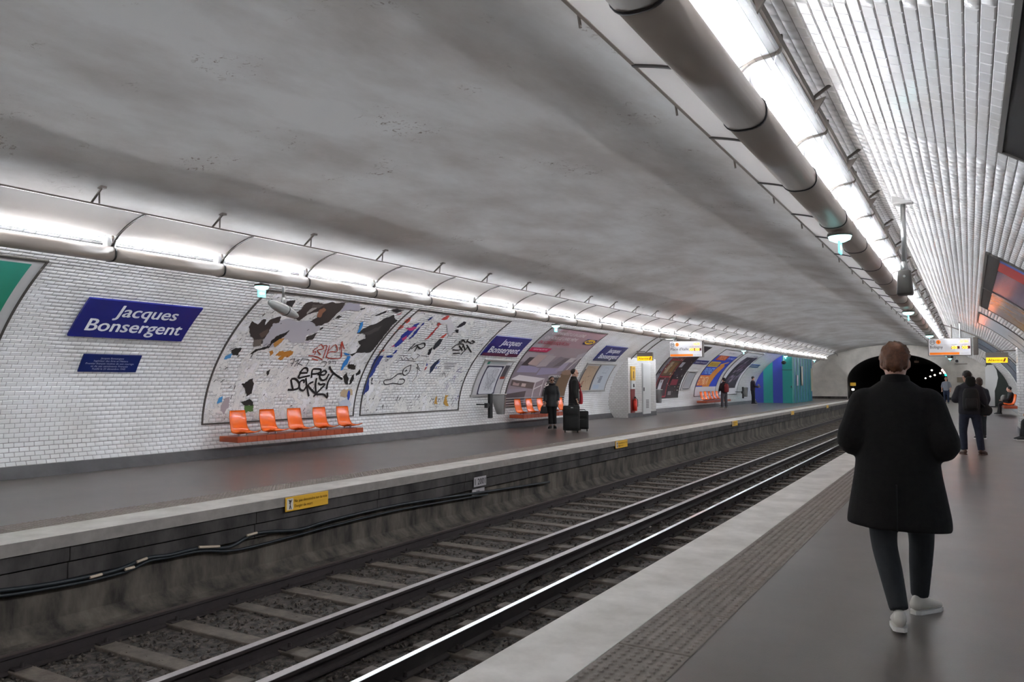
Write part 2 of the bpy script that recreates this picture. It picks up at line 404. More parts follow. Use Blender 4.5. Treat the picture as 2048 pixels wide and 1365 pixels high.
# rails and sleepers
ZR = -.85
def rail_mb(x, w=.07, zt=ZR, h=.16, y0=Y0, y1=125):
    f = .065
    return MB().extr([(x - f, zt - h), (x + f, zt - h), (x + f, zt - h + .012), (x + .012, zt - h + .03), (x + .012, zt - .04), (x + w / 2, zt - .03), (x + w / 2, zt - .004), (x - w / 2, zt - .004), (x - w / 2, zt - .03), (x - .012, zt - .04), (x - .012, zt - h + .03), (x - f, zt - h + .012)], y0, y1)
def rail(x, par, top, w=.07, zt=ZR):
    r = rail_mb(x, w, zt).build('rail', M_RUST, par); MB().bb(x - w / 2, x + w / 2, Y0, 125, zt - .004, zt).build('rail_head', top, r); return r
trL = thing('railway_track', 'far track with dull brown rails on worn timber sleepers beside the opposite platform', 'track', (-6.5, 0, ZT))
trR = thing('railway_track', 'near track with one brightly polished rail, running along the photographer\'s platform', 'track', (-3.5, 0, ZT))
M_RAILL = mat('rail_head_brown', '#4b3f3a', .5, metal=.3)
rail(-7.32, trL, M_RAILL); rail(-5.68, trL, M_RAILT, .085)
rail(-4.29, trR, M_RAILS, .06); rail(-2.78, trR, M_RAILS, .06)
SLM = MB().cbox((0, 0, 0), (2.25, .2, .1), .012); SLM = emptymesh('sleeper', SLM.v, SLM.f, M_SLEEP)
CLP = MB()
CLP.cbox((0, 0, 0), (.2, .15, .02), .005); CLP.cyl((-.075, 0, 0), (-.075, 0, .05), .018, .014, 6); CLP.cyl((.075, 0, 0), (.075, 0, .05), .018, .014, 6)
CLP = emptymesh('rail_clip', CLP.v, CLP.f, M_RUST)
for par, xc, rails_ in ((trL, -6.42, (-7.32, -5.68)), (trR, -3.55, (-4.29, -2.78))):
    y = 4.58 - .773 * 5
    while y < 74:
        o = bpy.data.objects.new('sleeper', SLM); o.location = (xc - par.location.x, y, .0 - ZT - 1.035 + random.uniform(-.004, .004)); o.rotation_euler.z = random.uniform(-.012, .012); link(o, par)
        if y < 26:
            for xr in rails_:
                c = bpy.data.objects.new('rail_clip', CLP); c.location = (xr - xc, 0, .055); link(c, o)
        y += .773
t3 = thing('third_rail', 'brown power rail on insulators in the middle between the two tracks', 'rail', (-4.93, 0, ZT))
r3 = rail_mb(-4.93, .095, ZR, .13).build('rail', M_RUST, t3); MB().bb(-4.93 - .0475, -4.93 + .0475, Y0, 125, ZR - .004, ZR).build('rail_head', M_RAILT, r3)
INS = MB().cyl((0, 0, 0), (0, 0, .06), .075, .05, 10); INS = emptymesh('insulator', INS.v, INS.f, mat('insulator', '#57504a', .5))
for i in range(24):
    o = bpy.data.objects.new('insulator', INS); o.location = (0, 1.2 + 3.1 * i, -.01); link(o, t3)

# ------------------------------------------------------------------ vault: walls and ceiling
S_TL = s_of_dx(abs(-9.97 - EX)); S_TR = s_of_dx(abs(-1.75 - EX)); S_B = s_of_z(.19)
def shell(name, side, s0, s1, m, ya=Y0, yb=Y1, off=0.0, ns=60):
    ss = np.linspace(s0, s1, ns); b = MB(); ys = [ya, yb]
    V_ = [surf(side, s, y, off) for s in ss for y in ys]
    F = [(2 * i, 2 * i + 1, 2 * i + 3, 2 * i + 2) for i in range(ns - 1)]
    if side < 0: F = [tuple(reversed(f)) for f in F]
    b.add(V_, F); return b.build(name, m, smooth=True)
# the far tiled stretch keeps its tiles in the material
def fartile():
    m = bpy.data.materials.new('grout_and_far_tiles'); m.use_nodes = True; nt = m.node_tree; N = nt.nodes; L = nt.links; b = N['Principled BSDF']; b.inputs['Roughness'].default_value = .25
    g = N.new('ShaderNodeNewGeometry'); sx = N.new('ShaderNodeSeparateXYZ'); L.new(g.outputs['Position'], sx.inputs[0]); cb = N.new('ShaderNodeCombineXYZ'); L.new(sx.outputs['Y'], cb.inputs['X']); L.new(sx.outputs['Z'], cb.inputs['Y'])
    br = N.new('ShaderNodeTexBrick'); br.inputs['Scale'].default_value = 1; br.inputs['Brick Width'].default_value = .157; br.inputs['Row Height'].default_value = .077; br.inputs['Mortar Size'].default_value = .004
    br.inputs['Color1'].default_value = (*lin('#d6d3d0'), 1); br.inputs['Color2'].default_value = (*lin('#cbc8c4'), 1); br.inputs['Mortar'].default_value = (*lin('#8f8a86'), 1)
    L.new(cb.outputs[0], br.inputs['Vector']); L.new(br.outputs['Color'], b.inputs['Base Color']); return m
M_FART = fartile()
YT = 46.0                                           # tiles are built one by one up to here
wall_l = struct(shell('wall_left', -1, 0, S_TL, M_GROUT, Y0, YT)); wall_r = struct(shell('wall_right', 1, 0, S_TR, M_GROUT, Y0, YT))
f1 = shell('far_tiling', -1, 0, S_TL, M_FART, YT, Y1, .004); f1.parent = wall_l; f2 = shell('far_tiling', 1, 0, S_TR, M_FART, YT, Y1, .004); f2.parent = wall_r
def ceiling():
    na, ny = 70, 260; b = MB()
    sl = np.linspace(S_TL, SMAX, na // 2 + 1); sr = np.linspace(SMAX, S_TR, na // 2 + 1)[1:]
    pro = [(-1, s) for s in sl] + [(1, s) for s in sr]; ys = np.linspace(Y0, Y1, ny)
    V_ = []
    for k, (sd, s) in enumerate(pro):
        for y in ys:
            p = surf(sd, s, y, 0); x = p[0]
            d = .022 * math.sin(y * 1.05 + 1.3 * math.sin(x * .8)) * math.sin(x * .9 + .35 * y) + .016 * math.sin(y * 2.3 + x * 1.7) + .012 * math.sin(y * .47 - x)
            fade = .5 * min(1, 4 * k / na, 4 * (na - k) / na)
            V_.append((p[0], p[1], p[2] + d * fade))
    n = len(pro); F = [(i * ny + j, (i + 1) * ny + j, (i + 1) * ny + j + 1, i * ny + j + 1) for i in range(n - 1) for j in range(ny - 1)]
    b.add(V_, F); return struct(b.build('ceiling', M_PLAST, smooth=True))
ceil_o = ceiling()
struct(MB().poly([surf(-1, s, Y0) for s in np.linspace(0, SMAX, 30)] + [surf(1, s, Y0) for s in np.linspace(SMAX, 0, 30)][1:], (0, -.1, 0)).build('wall_back', M_FART))
struct(MB().bb(BASE_L, BASE_R, Y0 - .1, Y0, ZT - .1, 0).build('wall_back_track', M_SOOT))

# wall tiles
TW, TH = .157, .077
BOXL = (30.4, 33.7); BOXR = (26.55, 27.6)            # alarm niches that stand proud of the wall
def tiles(wall, side, s1, ya):
    rows = int((s1 - S_B) / TH); cols = int((YT - ya) / TW)
    r = np.arange(rows); c = np.arange(cols); R_, C_ = np.meshgrid(r, c, indexing='ij')
    s = S_B + (R_ + .5) * TH; y = ya + (C_ + .5 + .5 * (R_ % 2)) * TW
    dx = np.interp(s, PS, PDX); z = np.interp(s, PS, PZ); tx = np.interp(s, PS, PTX); tz = np.interp(s, PS, PTZ)
    bx = BOXL if side < 0 else BOXR
    xw = EX + side * dx
    keep = ~((y > bx[0]) & (y < bx[1]) & (z < 2.5)) & (y < YT - TW / 2)
    s, y, dx, z, tx, tz, xw = [a[keep] for a in (s, y, dx, z, tx, tz, xw)]; n = len(s)
    T = np.stack([np.zeros(n), np.ones(n), np.zeros(n)], -1)             # along the wall
    U = np.stack([side * tx, np.zeros(n), tz], -1)                        # up the wall
    Nn = np.stack([-side * tz, np.zeros(n), tx], -1)                      # into the room
    if side > 0: T = -T
    C = np.stack([xw, y, z], -1)
    e1 = rng.normal(0, .0045, n)[:, None]; e2 = rng.normal(0, .0045, n)[:, None]
    N2 = Nn + T * e1 + U * e2; N2 /= np.linalg.norm(N2, axis=1)[:, None]; T2 = T - N2 * np.sum(T * N2, 1)[:, None]; T2 /= np.linalg.norm(T2, axis=1)[:, None]; U2 = np.cross(N2, T2)
    q = C - CAM; dep = q @ FWD; uu = CX + F_ * (q @ RGT) / dep; vv = CY - F_ * (q @ UPV) / dep
    face = np.abs(np.sum(q * Nn, 1)) / np.linalg.norm(q, axis=1)
    vis = (dep > 1) & (uu > 4) & (uu < 2044) & (vv > 4) & (vv < 1361)
    size = np.where(vis, face / dep ** 2, 0)
    if side > 0: size = np.where(s < s_of_dx(abs(-.9 - EX)), size, 0)
    if side < 0: size = np.where((z < 3.25) & ~((y > 10.1) & (y < 19.3) & (z > .65)), size, 0)
    order = np.argsort(-size); top = order[:300]; rest = np.ones(n, bool); rest[top] = False
    hw, hh, bv, ht = TW / 2 - .002, TH / 2 - .002, .007, .006
    loc = np.array([(-hw, -hh, 0), (hw, -hh, 0), (hw, hh, 0), (-hw, hh, 0), (-hw + bv, -hh + bv, ht), (hw - bv, -hh + bv, ht), (hw - bv, hh - bv, ht), (-hw + bv, hh - bv, ht)])
    fq = np.array([(4, 5, 6, 7), (0, 1, 5, 4), (1, 2, 6, 5), (2, 3, 7, 6), (3, 0, 4, 7)])
    me = emptymesh('tile', loc.tolist(), fq.tolist(), M_TILE)
    for i in top:
        o = bpy.data.objects.new('tile', me)
        o.matrix_world = Matrix(((T2[i, 0], U2[i, 0], N2[i, 0], C[i, 0]), (T2[i, 1], U2[i, 1], N2[i, 1], C[i, 1]), (T2[i, 2], U2[i, 2], N2[i, 2], C[i, 2]), (0, 0, 0, 1)))
        link(o, wall)
    ii = np.where(rest)[0]; m = len(ii)
    P = C[ii][:, None, :] + T2[ii][:, None, :] * loc[None, :, :1] + U2[ii][:, None, :] * loc[None, :, 1:2] + N2[ii][:, None, :] * loc[None, :, 2:]
    Fq = (fq[None] + (np.arange(m) * 8)[:, None, None]).reshape(-1)
    mesh = bpy.data.meshes.new('tile_field'); mesh.vertices.add(m * 8); mesh.vertices.foreach_set('co', P.reshape(-1).astype(np.float32))
    mesh.loops.add(m * 20); mesh.loops.foreach_set('vertex_index', Fq.astype(np.int32)); mesh.polygons.add(m * 5)
    mesh.polygons.foreach_set('loop_start', np.arange(0, m * 20, 4, dtype=np.int32)); mesh.update(calc_edges=True); mesh.materials.append(M_TILE)
    o = bpy.data.objects.new('tile_field', mesh); link(o, wall); o['kind'] = 'stuff'
tiles(wall_l, -1, S_TL, 1.5); tiles(wall_r, 1, S_TR, -1.0)

# plinths
for nm, sd in (('baseboard_left', -1), ('baseboard_right', 1)):
    prof = [(EX + sd * (PDX[0] - .02), 0), (EX + sd * (np.interp(.19, PZ, PDX) - .02), .185), (EX + sd * (np.interp(.19, PZ, PDX) + .03), .19), (EX + sd * (PDX[0] + .05), 0)]
    bo = struct(MB().extr(prof, Y0, Y1).build(nm, M_GREYB))

# end wall with the tunnel mouth
AX, AW, AZS, ATOP = -5.32, 3.78, 1.55, 3.78
def arch(n=48):
    pts = [(AX - AW * .985, ZT - .1), (AX - AW, .4), (AX - AW, AZS)]
    pts += [(AX - AW * math.cos(math.pi * i / n), AZS + (ATOP - AZS) * math.sin(math.pi * i / n)) for i in range(1, n)]
    pts += [(AX + AW, AZS), (AX + AW, .4), (AX + AW * .985, ZT - .1)]; return pts
A_ = arch(); M_ENDW = mat('end_wall_render', '#d2ccc3', .7, var=.22, vscale=1.4, bump=.1, bscale=8)
outer = [surf(-1, s, 0) for s in np.linspace(0, SMAX, 26)] + [surf(1, s, 0) for s in np.linspace(SMAX, 0, 26)][1:]
outer = [(p[0], p[2]) for p in outer]
def endwall(y, th):
    pts = [(BASE_L - .1, ZT - .1)] + outer + [(BASE_R + .1, ZT - .1)] + list(reversed(A_))
    return MB().poly([(x, y, z) for x, z in pts], (0, th, 0)).build('wall_end', M_ENDW)
wall_e = struct(endwall(Y1, .35))
MB().bb(BASE_L, AX - AW, Y1 - .03, Y1, 0, .2).build('plinth', M_SOOT, wall_e); MB().bb(AX + AW, BASE_R, Y1 - .03, Y1, 0, .2).build('plinth', M_SOOT, wall_e)
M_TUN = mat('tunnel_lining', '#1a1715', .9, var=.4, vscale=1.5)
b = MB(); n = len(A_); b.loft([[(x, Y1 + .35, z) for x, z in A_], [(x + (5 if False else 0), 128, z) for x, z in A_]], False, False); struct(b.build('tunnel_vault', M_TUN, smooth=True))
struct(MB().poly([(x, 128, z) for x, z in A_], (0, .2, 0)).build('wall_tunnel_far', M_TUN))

# ================================================================== STRIP LIGHTS
M_TUBE = mat('tube_glow', '#ffffff', .5, emit=(.93, .985, 1.06), estr=TUBE)
def reflector_mat(nm, mixf, alb):
    m = bpy.data.materials.new(nm); m.use_nodes = True; nt = m.node_tree; N = nt.nodes; L = nt.links; N.clear()
    o = N.new('ShaderNodeOutputMaterial'); d = N.new('ShaderNodeBsdfDiffuse'); d.inputs[0].default_value = (alb, alb, alb * 1.01, 1)
    t = N.new('ShaderNodeBsdfTranslucent'); t.inputs[0].default_value = (.92, .90, .88, 1); mx = N.new('ShaderNodeMixShader'); mx.inputs[0].default_value = mixf
    L.new(d.outputs[0], mx.inputs[1]); L.new(t.outputs[0], mx.inputs[2]); L.new(mx.outputs[0], o.inputs[0]); return m
M_REFL = reflector_mat('reflector_white', .1, .9); M_OPAL = reflector_mat('opal_acrylic', .42, .93)
def dimmer_mat(v):  # grey see-through tint for added strips that weaken the tubes' light
    m = bpy.data.materials.new('added_dimmer'); m.use_nodes = True; nt = m.node_tree; N = nt.nodes; L = nt.links; N.clear()
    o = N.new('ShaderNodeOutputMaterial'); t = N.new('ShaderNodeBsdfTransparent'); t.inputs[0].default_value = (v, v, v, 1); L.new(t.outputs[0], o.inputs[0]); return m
M_DIMMERL = dimmer_mat(.72); M_DIMMER = [dimmer_mat(v) for v in (.90, .80, .66, .50, .38)]  # near row graded, to hold back light on the wall close by
P_TRACK = [(.135, .245), (.18, .275), (.24, .31), (.37, .375), (.55, .44), (.75, .49)]
P_WALL = [(.116, .262), (.06, .297), (-.03, .335), (-.09, .355), (-.18, .365), (-.22, .385), (-.225, .46)]
def refine(p, k=4):
    P = [np.array(q, float) for q in p]; out = []
    for i in range(len(P) - 1):
        a, b_, c, d = P[max(i - 1, 0)], P[i], P[i + 1], P[min(i + 2, len(P) - 1)]
        for j in range(k):
            t = j / k; out.append(tuple(.5 * ((2 * b_) + (-a + c) * t + (2 * a - 5 * b_ + 4 * c - d) * t * t + (-a + 3 * b_ - 3 * c + d) * t ** 3)))
    out.append(tuple(P[-1])); return out
def strip_profile(p, th):
    P = [np.array(q) for q in p]; L_, R_ = [], []
    for i, q in enumerate(P):
        t = P[min(i + 1, len(P) - 1)] - P[max(i - 1, 0)]; t = t / np.linalg.norm(t); n = np.array([-t[1], t[0]]) * th / 2; L_.append(tuple(q + n)); R_.append(tuple(q - n))
    return L_ + R_[::-1]
def lamp_proto(sg, step, name, label, cat, loc):
    r = thing(name, label, cat, loc); X = loc[0]; Z = loc[2]; y0 = loc[1]
    def pr(p): return [(X + sg * u, Z + w) for u, w in p]
    duct = [(.135 * math.copysign(abs(math.cos(a)) ** .8, math.cos(a)), .105 * math.copysign(abs(math.sin(a)) ** .75, math.sin(a))) for a in np.linspace(0, 2 * math.pi, 28, endpoint=False)]
    MB().extr(pr(duct), y0 + .024, y0 + step).build('duct', M_ALU, r, smooth=True)
    g = MB().extr(pr([(u * 1.05, w * 1.06) for u, w in duct]), y0, y0 + .024); g.build('joint_ring', M_DARK, r, smooth=True)
    b = MB(); b.cyl((X, y0 + .07, Z + .19), (X, y0 + step - .07, Z + .19), .021, n=10); b.build('tube', M_TUBE, r, smooth=True)
    MB().bb(X - .05, X + .05, y0 + .036, y0 + .07, Z + .09, Z + .225).build('tube_socket', M_WHITEC, r); MB().bb(X - .05, X + .05, y0 + step - .07, y0 + step - .02, Z + .09, Z + .225).build('tube_socket', M_WHITEC, r)
    PW = P_WALL if sg < 0 else [(.108, .266), (.06, .29), (.0, .315), (-.05, .335)]; we = (-.205, .37) if sg < 0 else (-.06, .325)
    tp = refine(P_TRACK); wp = refine(PW)
    MB().extr(pr(strip_profile(tp, .008)), y0 + .032, y0 + step).build('track_reflector', M_OPAL, r, smooth=False)
    MB().extr(pr(strip_profile(wp, .008)), y0 + .032, y0 + step).build('wall_reflector', M_REFL, r, smooth=False)
    rb = refine([(0.02, .09), (.06, .15), (.14, .232), (.24, .302), (.37, .367), (.55, .432), (.77, .485)])
    MB().extr(pr(strip_profile(rb, .022)), y0, y0 + .032).build('rib', M_DARK, r)
    rb2 = refine([(.07, .15), (.05, .215), (.025, .28), (-.03, .325), (-.09, .345), (-.18, .355), (-.225, .375), (-.235, .47)][:8 if sg < 0 else 4])
    MB().extr(pr(strip_profile(rb2, .018)), y0, y0 + .03).build('rib', M_RAILP, r)
    MB().extr(pr([(.75, .48), (.775, .48), (.775, .502), (.75, .502)]), y0, y0 + step).build('rail', M_RAILP, r)
    if sg < 0: MB().extr(pr([(-.215, .385), (-.245, .385), (-.245, .44), (-.215, .44)]), y0, y0 + step).build('rail', M_RAILP, r)
    for (a_, b_), mm in zip(((0, .2), (.2, .4), (.4, .6), (.6, .8), (.8, 1)), M_DIMMER if sg < 0 else [M_DIMMERL] * 5):
        q_ = [(-.125 + (we[0] + .125) * t, .06 + (we[1] - .06) * t) for t in (a_, b_)]; MB().extr(pr(strip_profile(q_, .005)), y0 + .032, y0 + step).build('added_dimmer_strip', mm, r)  # added strips, no real lamp part: they dim tube light reaching the wall
    pp = [(.06, .10)] + wp + [(-.13, .06)]; b = MB(); b.poly([(X + sg * u, y0 + .034, Z + w) for u, w in pp], (0, .004, 0)); b.build('end_plate', M_REFL, r)
    # brackets up to the vault
    def vz(u): return np.interp(abs(X + sg * u - EX), PDX[::-1], PZ[::-1]) - Z
    b = MB(); yb = y0 + step * .62; u1 = .90
    b.tube([(X + sg * .70, yb, Z + .50), (X + sg * u1, yb, Z + vz(u1) - .03), (X + sg * (u1 + .06), yb, Z + vz(u1 + .06))], .016, 6)
    b.tube([(X + sg * .88, yb, Z + vz(.88) - .02), (X + sg * .84, yb + .03, Z + .49)], .011, 6)
    b.box((X + sg * (u1 + .04), yb, Z + vz(u1 + .04) - .01), (.09, .07, .03)); b.build('bracket', M_GALV, r)
    if sg > 0: return r
    b = MB(); u2 = -.36
    b.tube([(X + sg * -.23, yb, Z + .42), (X + sg * u2, yb, Z + vz(u2))], .014, 6)
    b.poly([(X + sg * -.235, yb - .01, Z + .40), (X + sg * -.33, yb - .01, Z + .42), (X + sg * -.25, yb - .01, Z + .30)], (0, .02, 0)); b.build('bracket', M_GALV, r)
    return r
LXZ, RXZ = (-10.43, 3.34), (-1.21, 3.275)
GL, GR = 'strip lights over the opposite platform', 'strip lights over the near platform'
for sg, (X, Z), yr, step, grp, nm in ((1, LXZ, 6.478, 1.86, GL, 'opposite platform'), (-1, RXZ, 5.0, 1.87, GR, 'near platform')):
    k0 = -int((yr - Y0 - .2) / step); ys = []; y = yr + k0 * step
    while y + step < Y1 - 1.2: ys.append(y); y += step
    vis = [i for i, yy in enumerate(ys) if yy + step > (4.2 if sg > 0 else 3.2)]; i0 = vis[0]
    proto = None
    for i, yy in enumerate(ys):
        lab = ('%s strip light segment from the near end of the row over the %s' % (ordn(i - i0), nm)) if i >= i0 else ('%s strip light segment over the %s, out of view behind the viewer' % (ordn(i0 - 1 - i), nm))
        if proto is None: proto = lamp_proto(sg, step, 'strip_light', lab, 'light', (X, yy, Z)); o = proto
        else: o = copy_tree(proto); o.location.y = yy
        o['label'] = lab; o['category'] = 'light'; o['group'] = grp
    e = thing('duct_end_cap', 'dark end bracket closing the strip light row over the ' + nm, 'bracket', (X, y, Z))
    MB().extr([(X + sg * u, Z + w) for u, w in strip_profile(refine([(0.02, .09), (.06, .15), (.14, .232), (.24, .302), (.37, .367), (.55, .432), (.77, .485)]), .022)], y - .016, y + .016).build('rib', M_DARK, e)
    MB().tube([(X + sg * .77, y, Z + .49), (X + sg * .77, y + .9, Z + .49), (X + sg * .77, y + 1.0, Z + .30)], .02, 6).build('arm', M_DARK, e)

# ------------------------------------------------------------------ emergency exit lamps under the ducts
M_EXITG = mat('exit_glow', '#e8fffb', .3, emit='#9fe8e6', estr=1.0)
M_EXITW = mat('exit_plate', '#bfeef0', .3, emit='#5fc9cf', estr=.45)
def exit_lamp(X, Y, Z, sg, lab):
    r = thing('exit_lamp', lab, 'exit sign', (X, Y, Z), 'emergency exit lamps under the light rows')
    ring = lambda rr, z: [(X + rr * 1.0 * math.cos(a), Y + rr * 1.0 * math.sin(a), z) for a in np.linspace(0, 2 * math.pi, 18, endpoint=False)]
    MB().loft([ring(.03, Z + .04), ring(.125, Z + .02), ring(.13, Z), ring(.12, Z - .012)]).build('cap', M_GALV, r)
    MB().loft([ring(.12, Z - .013), ring(.105, Z - .05), ring(.05, Z - .075)]).build('diffuser', M_EXITG, r)
    MB().cbox((X, Y, Z - .135), (.02, .17, .13), .004).build('sign_plate', M_EXITW, r)
    b = MB(); xs = X + (.012)
    for k in (-1, 1):
        b.poly([(xs, Y - .06, Z - .135), (xs, Y - .02, Z - .105), (xs, Y - .02, Z - .12), (xs, Y + .05, Z - .12), (xs, Y + .05, Z - .15), (xs, Y - .02, Z - .15), (xs, Y - .02, Z - .165)], (.002, 0, 0)); break
    b.build('arrow', mat('exit_arrow', '#eaffff', .4, emit='#c8ffff', estr=.8), r)
    MB().cyl((X, Y, Z + .03), (X, Y, Z + .045), .03).build('stem', M_GALV, r)
EYS = [9.22 + 10.98 * i for i in range(6)]
for i, yy in enumerate(EYS):
    if yy > Y1 - .5: continue
    exit_lamp(-10.43, yy, 3.18, True, '%s green-lit exit lamp from the left, hanging under the opposite light row' % ordn(i))
for i, yy in enumerate([8.95, 19.75, 30.5, 41.2, 52.0, 62.7]):
    exit_lamp(-1.17, yy, 3.12, True, '%s green-lit exit lamp along the near light row' % ordn(i))

# ================================================================== STATION SIGNS (left wall)
def wall_sign(name, lab, cat, side, y0, y1, z0, z1, m, off=.045, th=.03, loc_s=None, group=None):
    s0, s1 = s_of_z(z0), s_of_z(z1); c = surf(side, s0, (y0 + y1) / 2)
    r = thing(name, lab, cat, c, group)
    patch_mb(rect(y0, y1, s0, s1), side, off, th).build('panel', m, r)
    fy = (lambda u: y0 + u * (y1 - y0)) if side < 0 else (lambda u: y1 - u * (y1 - y0)); fs = lambda v: s0 + v * (s1 - s0)
    return r, fy, fs
def station_name(lab, y0, y1, z0, z1, band=None):
    r, fy, fs = wall_sign('station_sign', lab, 'sign', -1, y0, y1, z0, z1, M_NAVY, group='station name signs')
    text_surf('lettering', 'Jacques', M_LETTER, r, -1, fy, fs, .27, .82, .575, .31, .047, .02)
    text_surf('lettering', 'Bonsergent', M_LETTER, r, -1, fy, fs, .10, .94, .17, .31, .047, .02)
    if band: patch_mb(rect(y0, y1, fs(0), fs(.15)), -1, .0465).build('lower_band', flat(band), r)
    return r
station_name('large navy station name sign nearest the camera, between green poster and torn posters', 7.08, 9.17, 2.30, 2.88)
station_name('navy station name sign with a maroon lower band, above the framed network map', 19.29, 21.39, 2.33, 2.885, '#5a2440')
station_name('navy station name sign with a grey lower band, right of the furniture poster', 27.2, 29.35, 2.355, 2.90, '#4a4a5e')
r, fy, fs = wall_sign('memorial_plaque', 'small navy plaque with five lines of white text below the nearest station name', 'plaque', -1, 7.50, 8.55, 1.715, 2.007, M_NAVY2, .03, .02)
for i, (tx, a, c) in enumerate([('Jacques Bonsergent', .30, .70), ('Ing\u00e9nieur des Arts et M\u00e9tiers', .20, .79), ('Premier fran\u00e7ais victime de son courage', .08, .91), ('et de ses sentiments Fran\u00e7ais', .18, .82), ('Fusill\u00e9 le 23 d\u00e9cembre 1940', .22, .79)]):
    text_surf('lettering', tx, mat('plaque_letter', '#b9bac8', .5), r, -1, fy, fs, a, c, .75 - i * .155, .10, .0315, .012)
for lab, y0, y1 in (('narrow navy name strip above the third framed map', 39.4, 41.75), ('narrow navy name strip beside the striped kiosk', 51.2, 53.7)):
    r, fy, fs = wall_sign('name_strip', lab, 'sign', -1, y0, y1, 2.45, 2.64, M_NAVY, .03, .02, group='narrow name strips')
    text_surf('lettering', 'Jacques Bonsergent', M_LETTER, r, -1, fy, fs, .08, .92, .33, .38, .032, .012)

# ================================================================== POSTERS
def frame_on(r, side, y0, y1, s0, s1, w=.05, off=.03, m=M_FRAME, th=.03):
    for k, rc in enumerate((rect(y0 - w, y1 + w, s0 - w, s0), rect(y0 - w, y1 + w, s1, s1 + w), rect(y0 - w, y0, s0, s1), rect(y1, y1 + w, s0, s1))):
        patch_mb(rc, side, off, th).build('frame_bar', m, r)
PZ0, PZ1 = .70, 3.265
SP0, SP1 = s_of_z(PZ0), s_of_z(PZ1)
def poster(name, lab, side, y0, y1, base, frame=M_FRAME, s0=SP0, s1=SP1, w=.035):
    r = thing(name, lab, 'poster', surf(side, s0, (y0 + y1) / 2))
    if base is not None: patch_mb(rect(y0, y1, s0, s1), side, .022, .014).build('sheet', base, r)
    frame_on(r, side, y0, y1, s0, s1, w, .032, frame)
    fy = (lambda u: y0 + u * (y1 - y0)) if side < 0 else (lambda u: y1 - u * (y1 - y0)); fs = lambda v: s0 + v * (s1 - s0)
    lay = [0]
    def art(pts, col, nm='printed_shape'):
        lay[0] += 1
        return patch_mb([(fy(u), fs(v)) for u, v in pts], side, .0235 + .0006 * lay[0]).build(nm, flat(col) if isinstance(col, str) else col, r)
    def txt(body, x0, x1, base_, cap, col, bold=.015, shear=0):
        lay[0] += 1
        return text_surf('lettering', body, flat(col), r, side, fy, fs, x0, x1, base_, cap, .0235 + .0006 * lay[0], bold, shear)
    return r, art, txt
def R4(u0, u1, v0, v1): return [(u0, v0), (u1, v0), (u1, v1), (u0, v1)]
def oval(cu, cv, ru, rv, n=20): return [(cu + ru * math.cos(a), cv + rv * math.sin(a)) for a in np.linspace(0, 2 * math.pi, n, endpoint=False)]

# green poster at the left picture edge
def green_mat():
    m = bpy.data.materials.new('green_print'); m.use_nodes = True; nt = m.node_tree; N = nt.nodes; L = nt.links; b = N['Principled BSDF']; b.inputs['Roughness'].default_value = .4
    g = N.new('ShaderNodeNewGeometry'); s = N.new('ShaderNodeSeparateXYZ'); L.new(g.outputs['Position'], s.inputs[0]); mr = N.new('ShaderNodeMapRange'); mr.inputs[1].default_value = 1.6; mr.inputs[2].default_value = 3.2
    L.new(s.outputs['Z'], mr.inputs[0]); r = N.new('ShaderNodeValToRGB'); r.color_ramp.elements[0].color = (*lin('#1f7a3c'), 1); r.color_ramp.elements[1].color = (*lin('#2f8a78'), 1)
    L.new(mr.outputs[0], r.inputs['Fac']); L.new(r.outputs['Color'], b.inputs['Base Color']); return m
pg, art, txt = poster('wall_poster', 'green poster with a white margin at the left edge of the picture', -1, 1.75, 6.10, flat('#b9b7b6'))
art(R4(.03, .965, .03, .975), green_mat(), 'green_field')

# furniture poster
pi_, art, txt = poster('wall_poster', 'mauve furniture advertisement with a grey sofa, behind the two travellers on the left platform', -1, 21.82, 26.08, flat('#8d7f84'))
art(R4(0, 1, .62, 1), '#a3848a'); art(R4(0, 1, .58, .72), '#9a8a8d'); art(R4(0, .45, .40, .62), '#9d9297')
art([(.0, .62), (.13, .62), (.17, 1), (.0, 1)], '#a29ca0'); art([(.17, .66), (.26, .66), (.29, .98), (.2, .98)], '#87706f')
art(R4(.0, 1, .30, .50), '#7f747c')
art([(.04, .37), (.36, .37), (.38, .43), (.06, .46)], '#8f86a0'); art([(.38, .34), (.72, .36), (.73, .43), (.40, .43)], '#8f86a0')          # seat cushions
art([(.05, .45), (.16, .45), (.21, .56), (.10, .56)], '#4c4144'); art([(.14, .47), (.30, .45), (.36, .60), (.20, .60)], '#b09a94'); art([(.30, .44), (.46, .45), (.52, .59), (.38, .60)], '#a89c9e')
art([(.46, .43), (.58, .44), (.70, .57), (.60, .59)], '#7d7478'); art([(.58, .44), (.74, .47), (.80, .57), (.70, .57)], '#6b6064'); art([(.74, .50), (.88, .52), (.90, .58), (.80, .58)], '#b7adad')
art([(.66, .38), (.80, .40), (.84, .52), (.74, .50)], '#9a90a2'); art([(.90, .55), (1, .58), (1, .68), (.88, .63)], '#a79da4')
art([(.83, .36), (.845, .36), (.99, .60), (.97, .60)], '#c8c0bd')
art([(.0, .29), (.42, .25), (.56, .30), (.10, .34)], '#c9c2c4'); art([(.03, .22), (.40, .18), (.40, .25), (.03, .28)], '#5d4e4c'); art([(.06, .225), (.16, .215), (.16, .255), (.06, .265)], '#a58c88'); art([(.2, .21), (.27, .205), (.27, .24), (.2, .245)], '#b7a39d')
art([(.41, .05), (.425, .05), (.425, .25), (.41, .25)], '#c9c2c4'); art([(.54, .10), (.552, .10), (.552, .29), (.54, .29)], '#c9c2c4'); art([(.42, .17), (.55, .22), (.55, .235), (.42, .185)], '#c9c2c4')
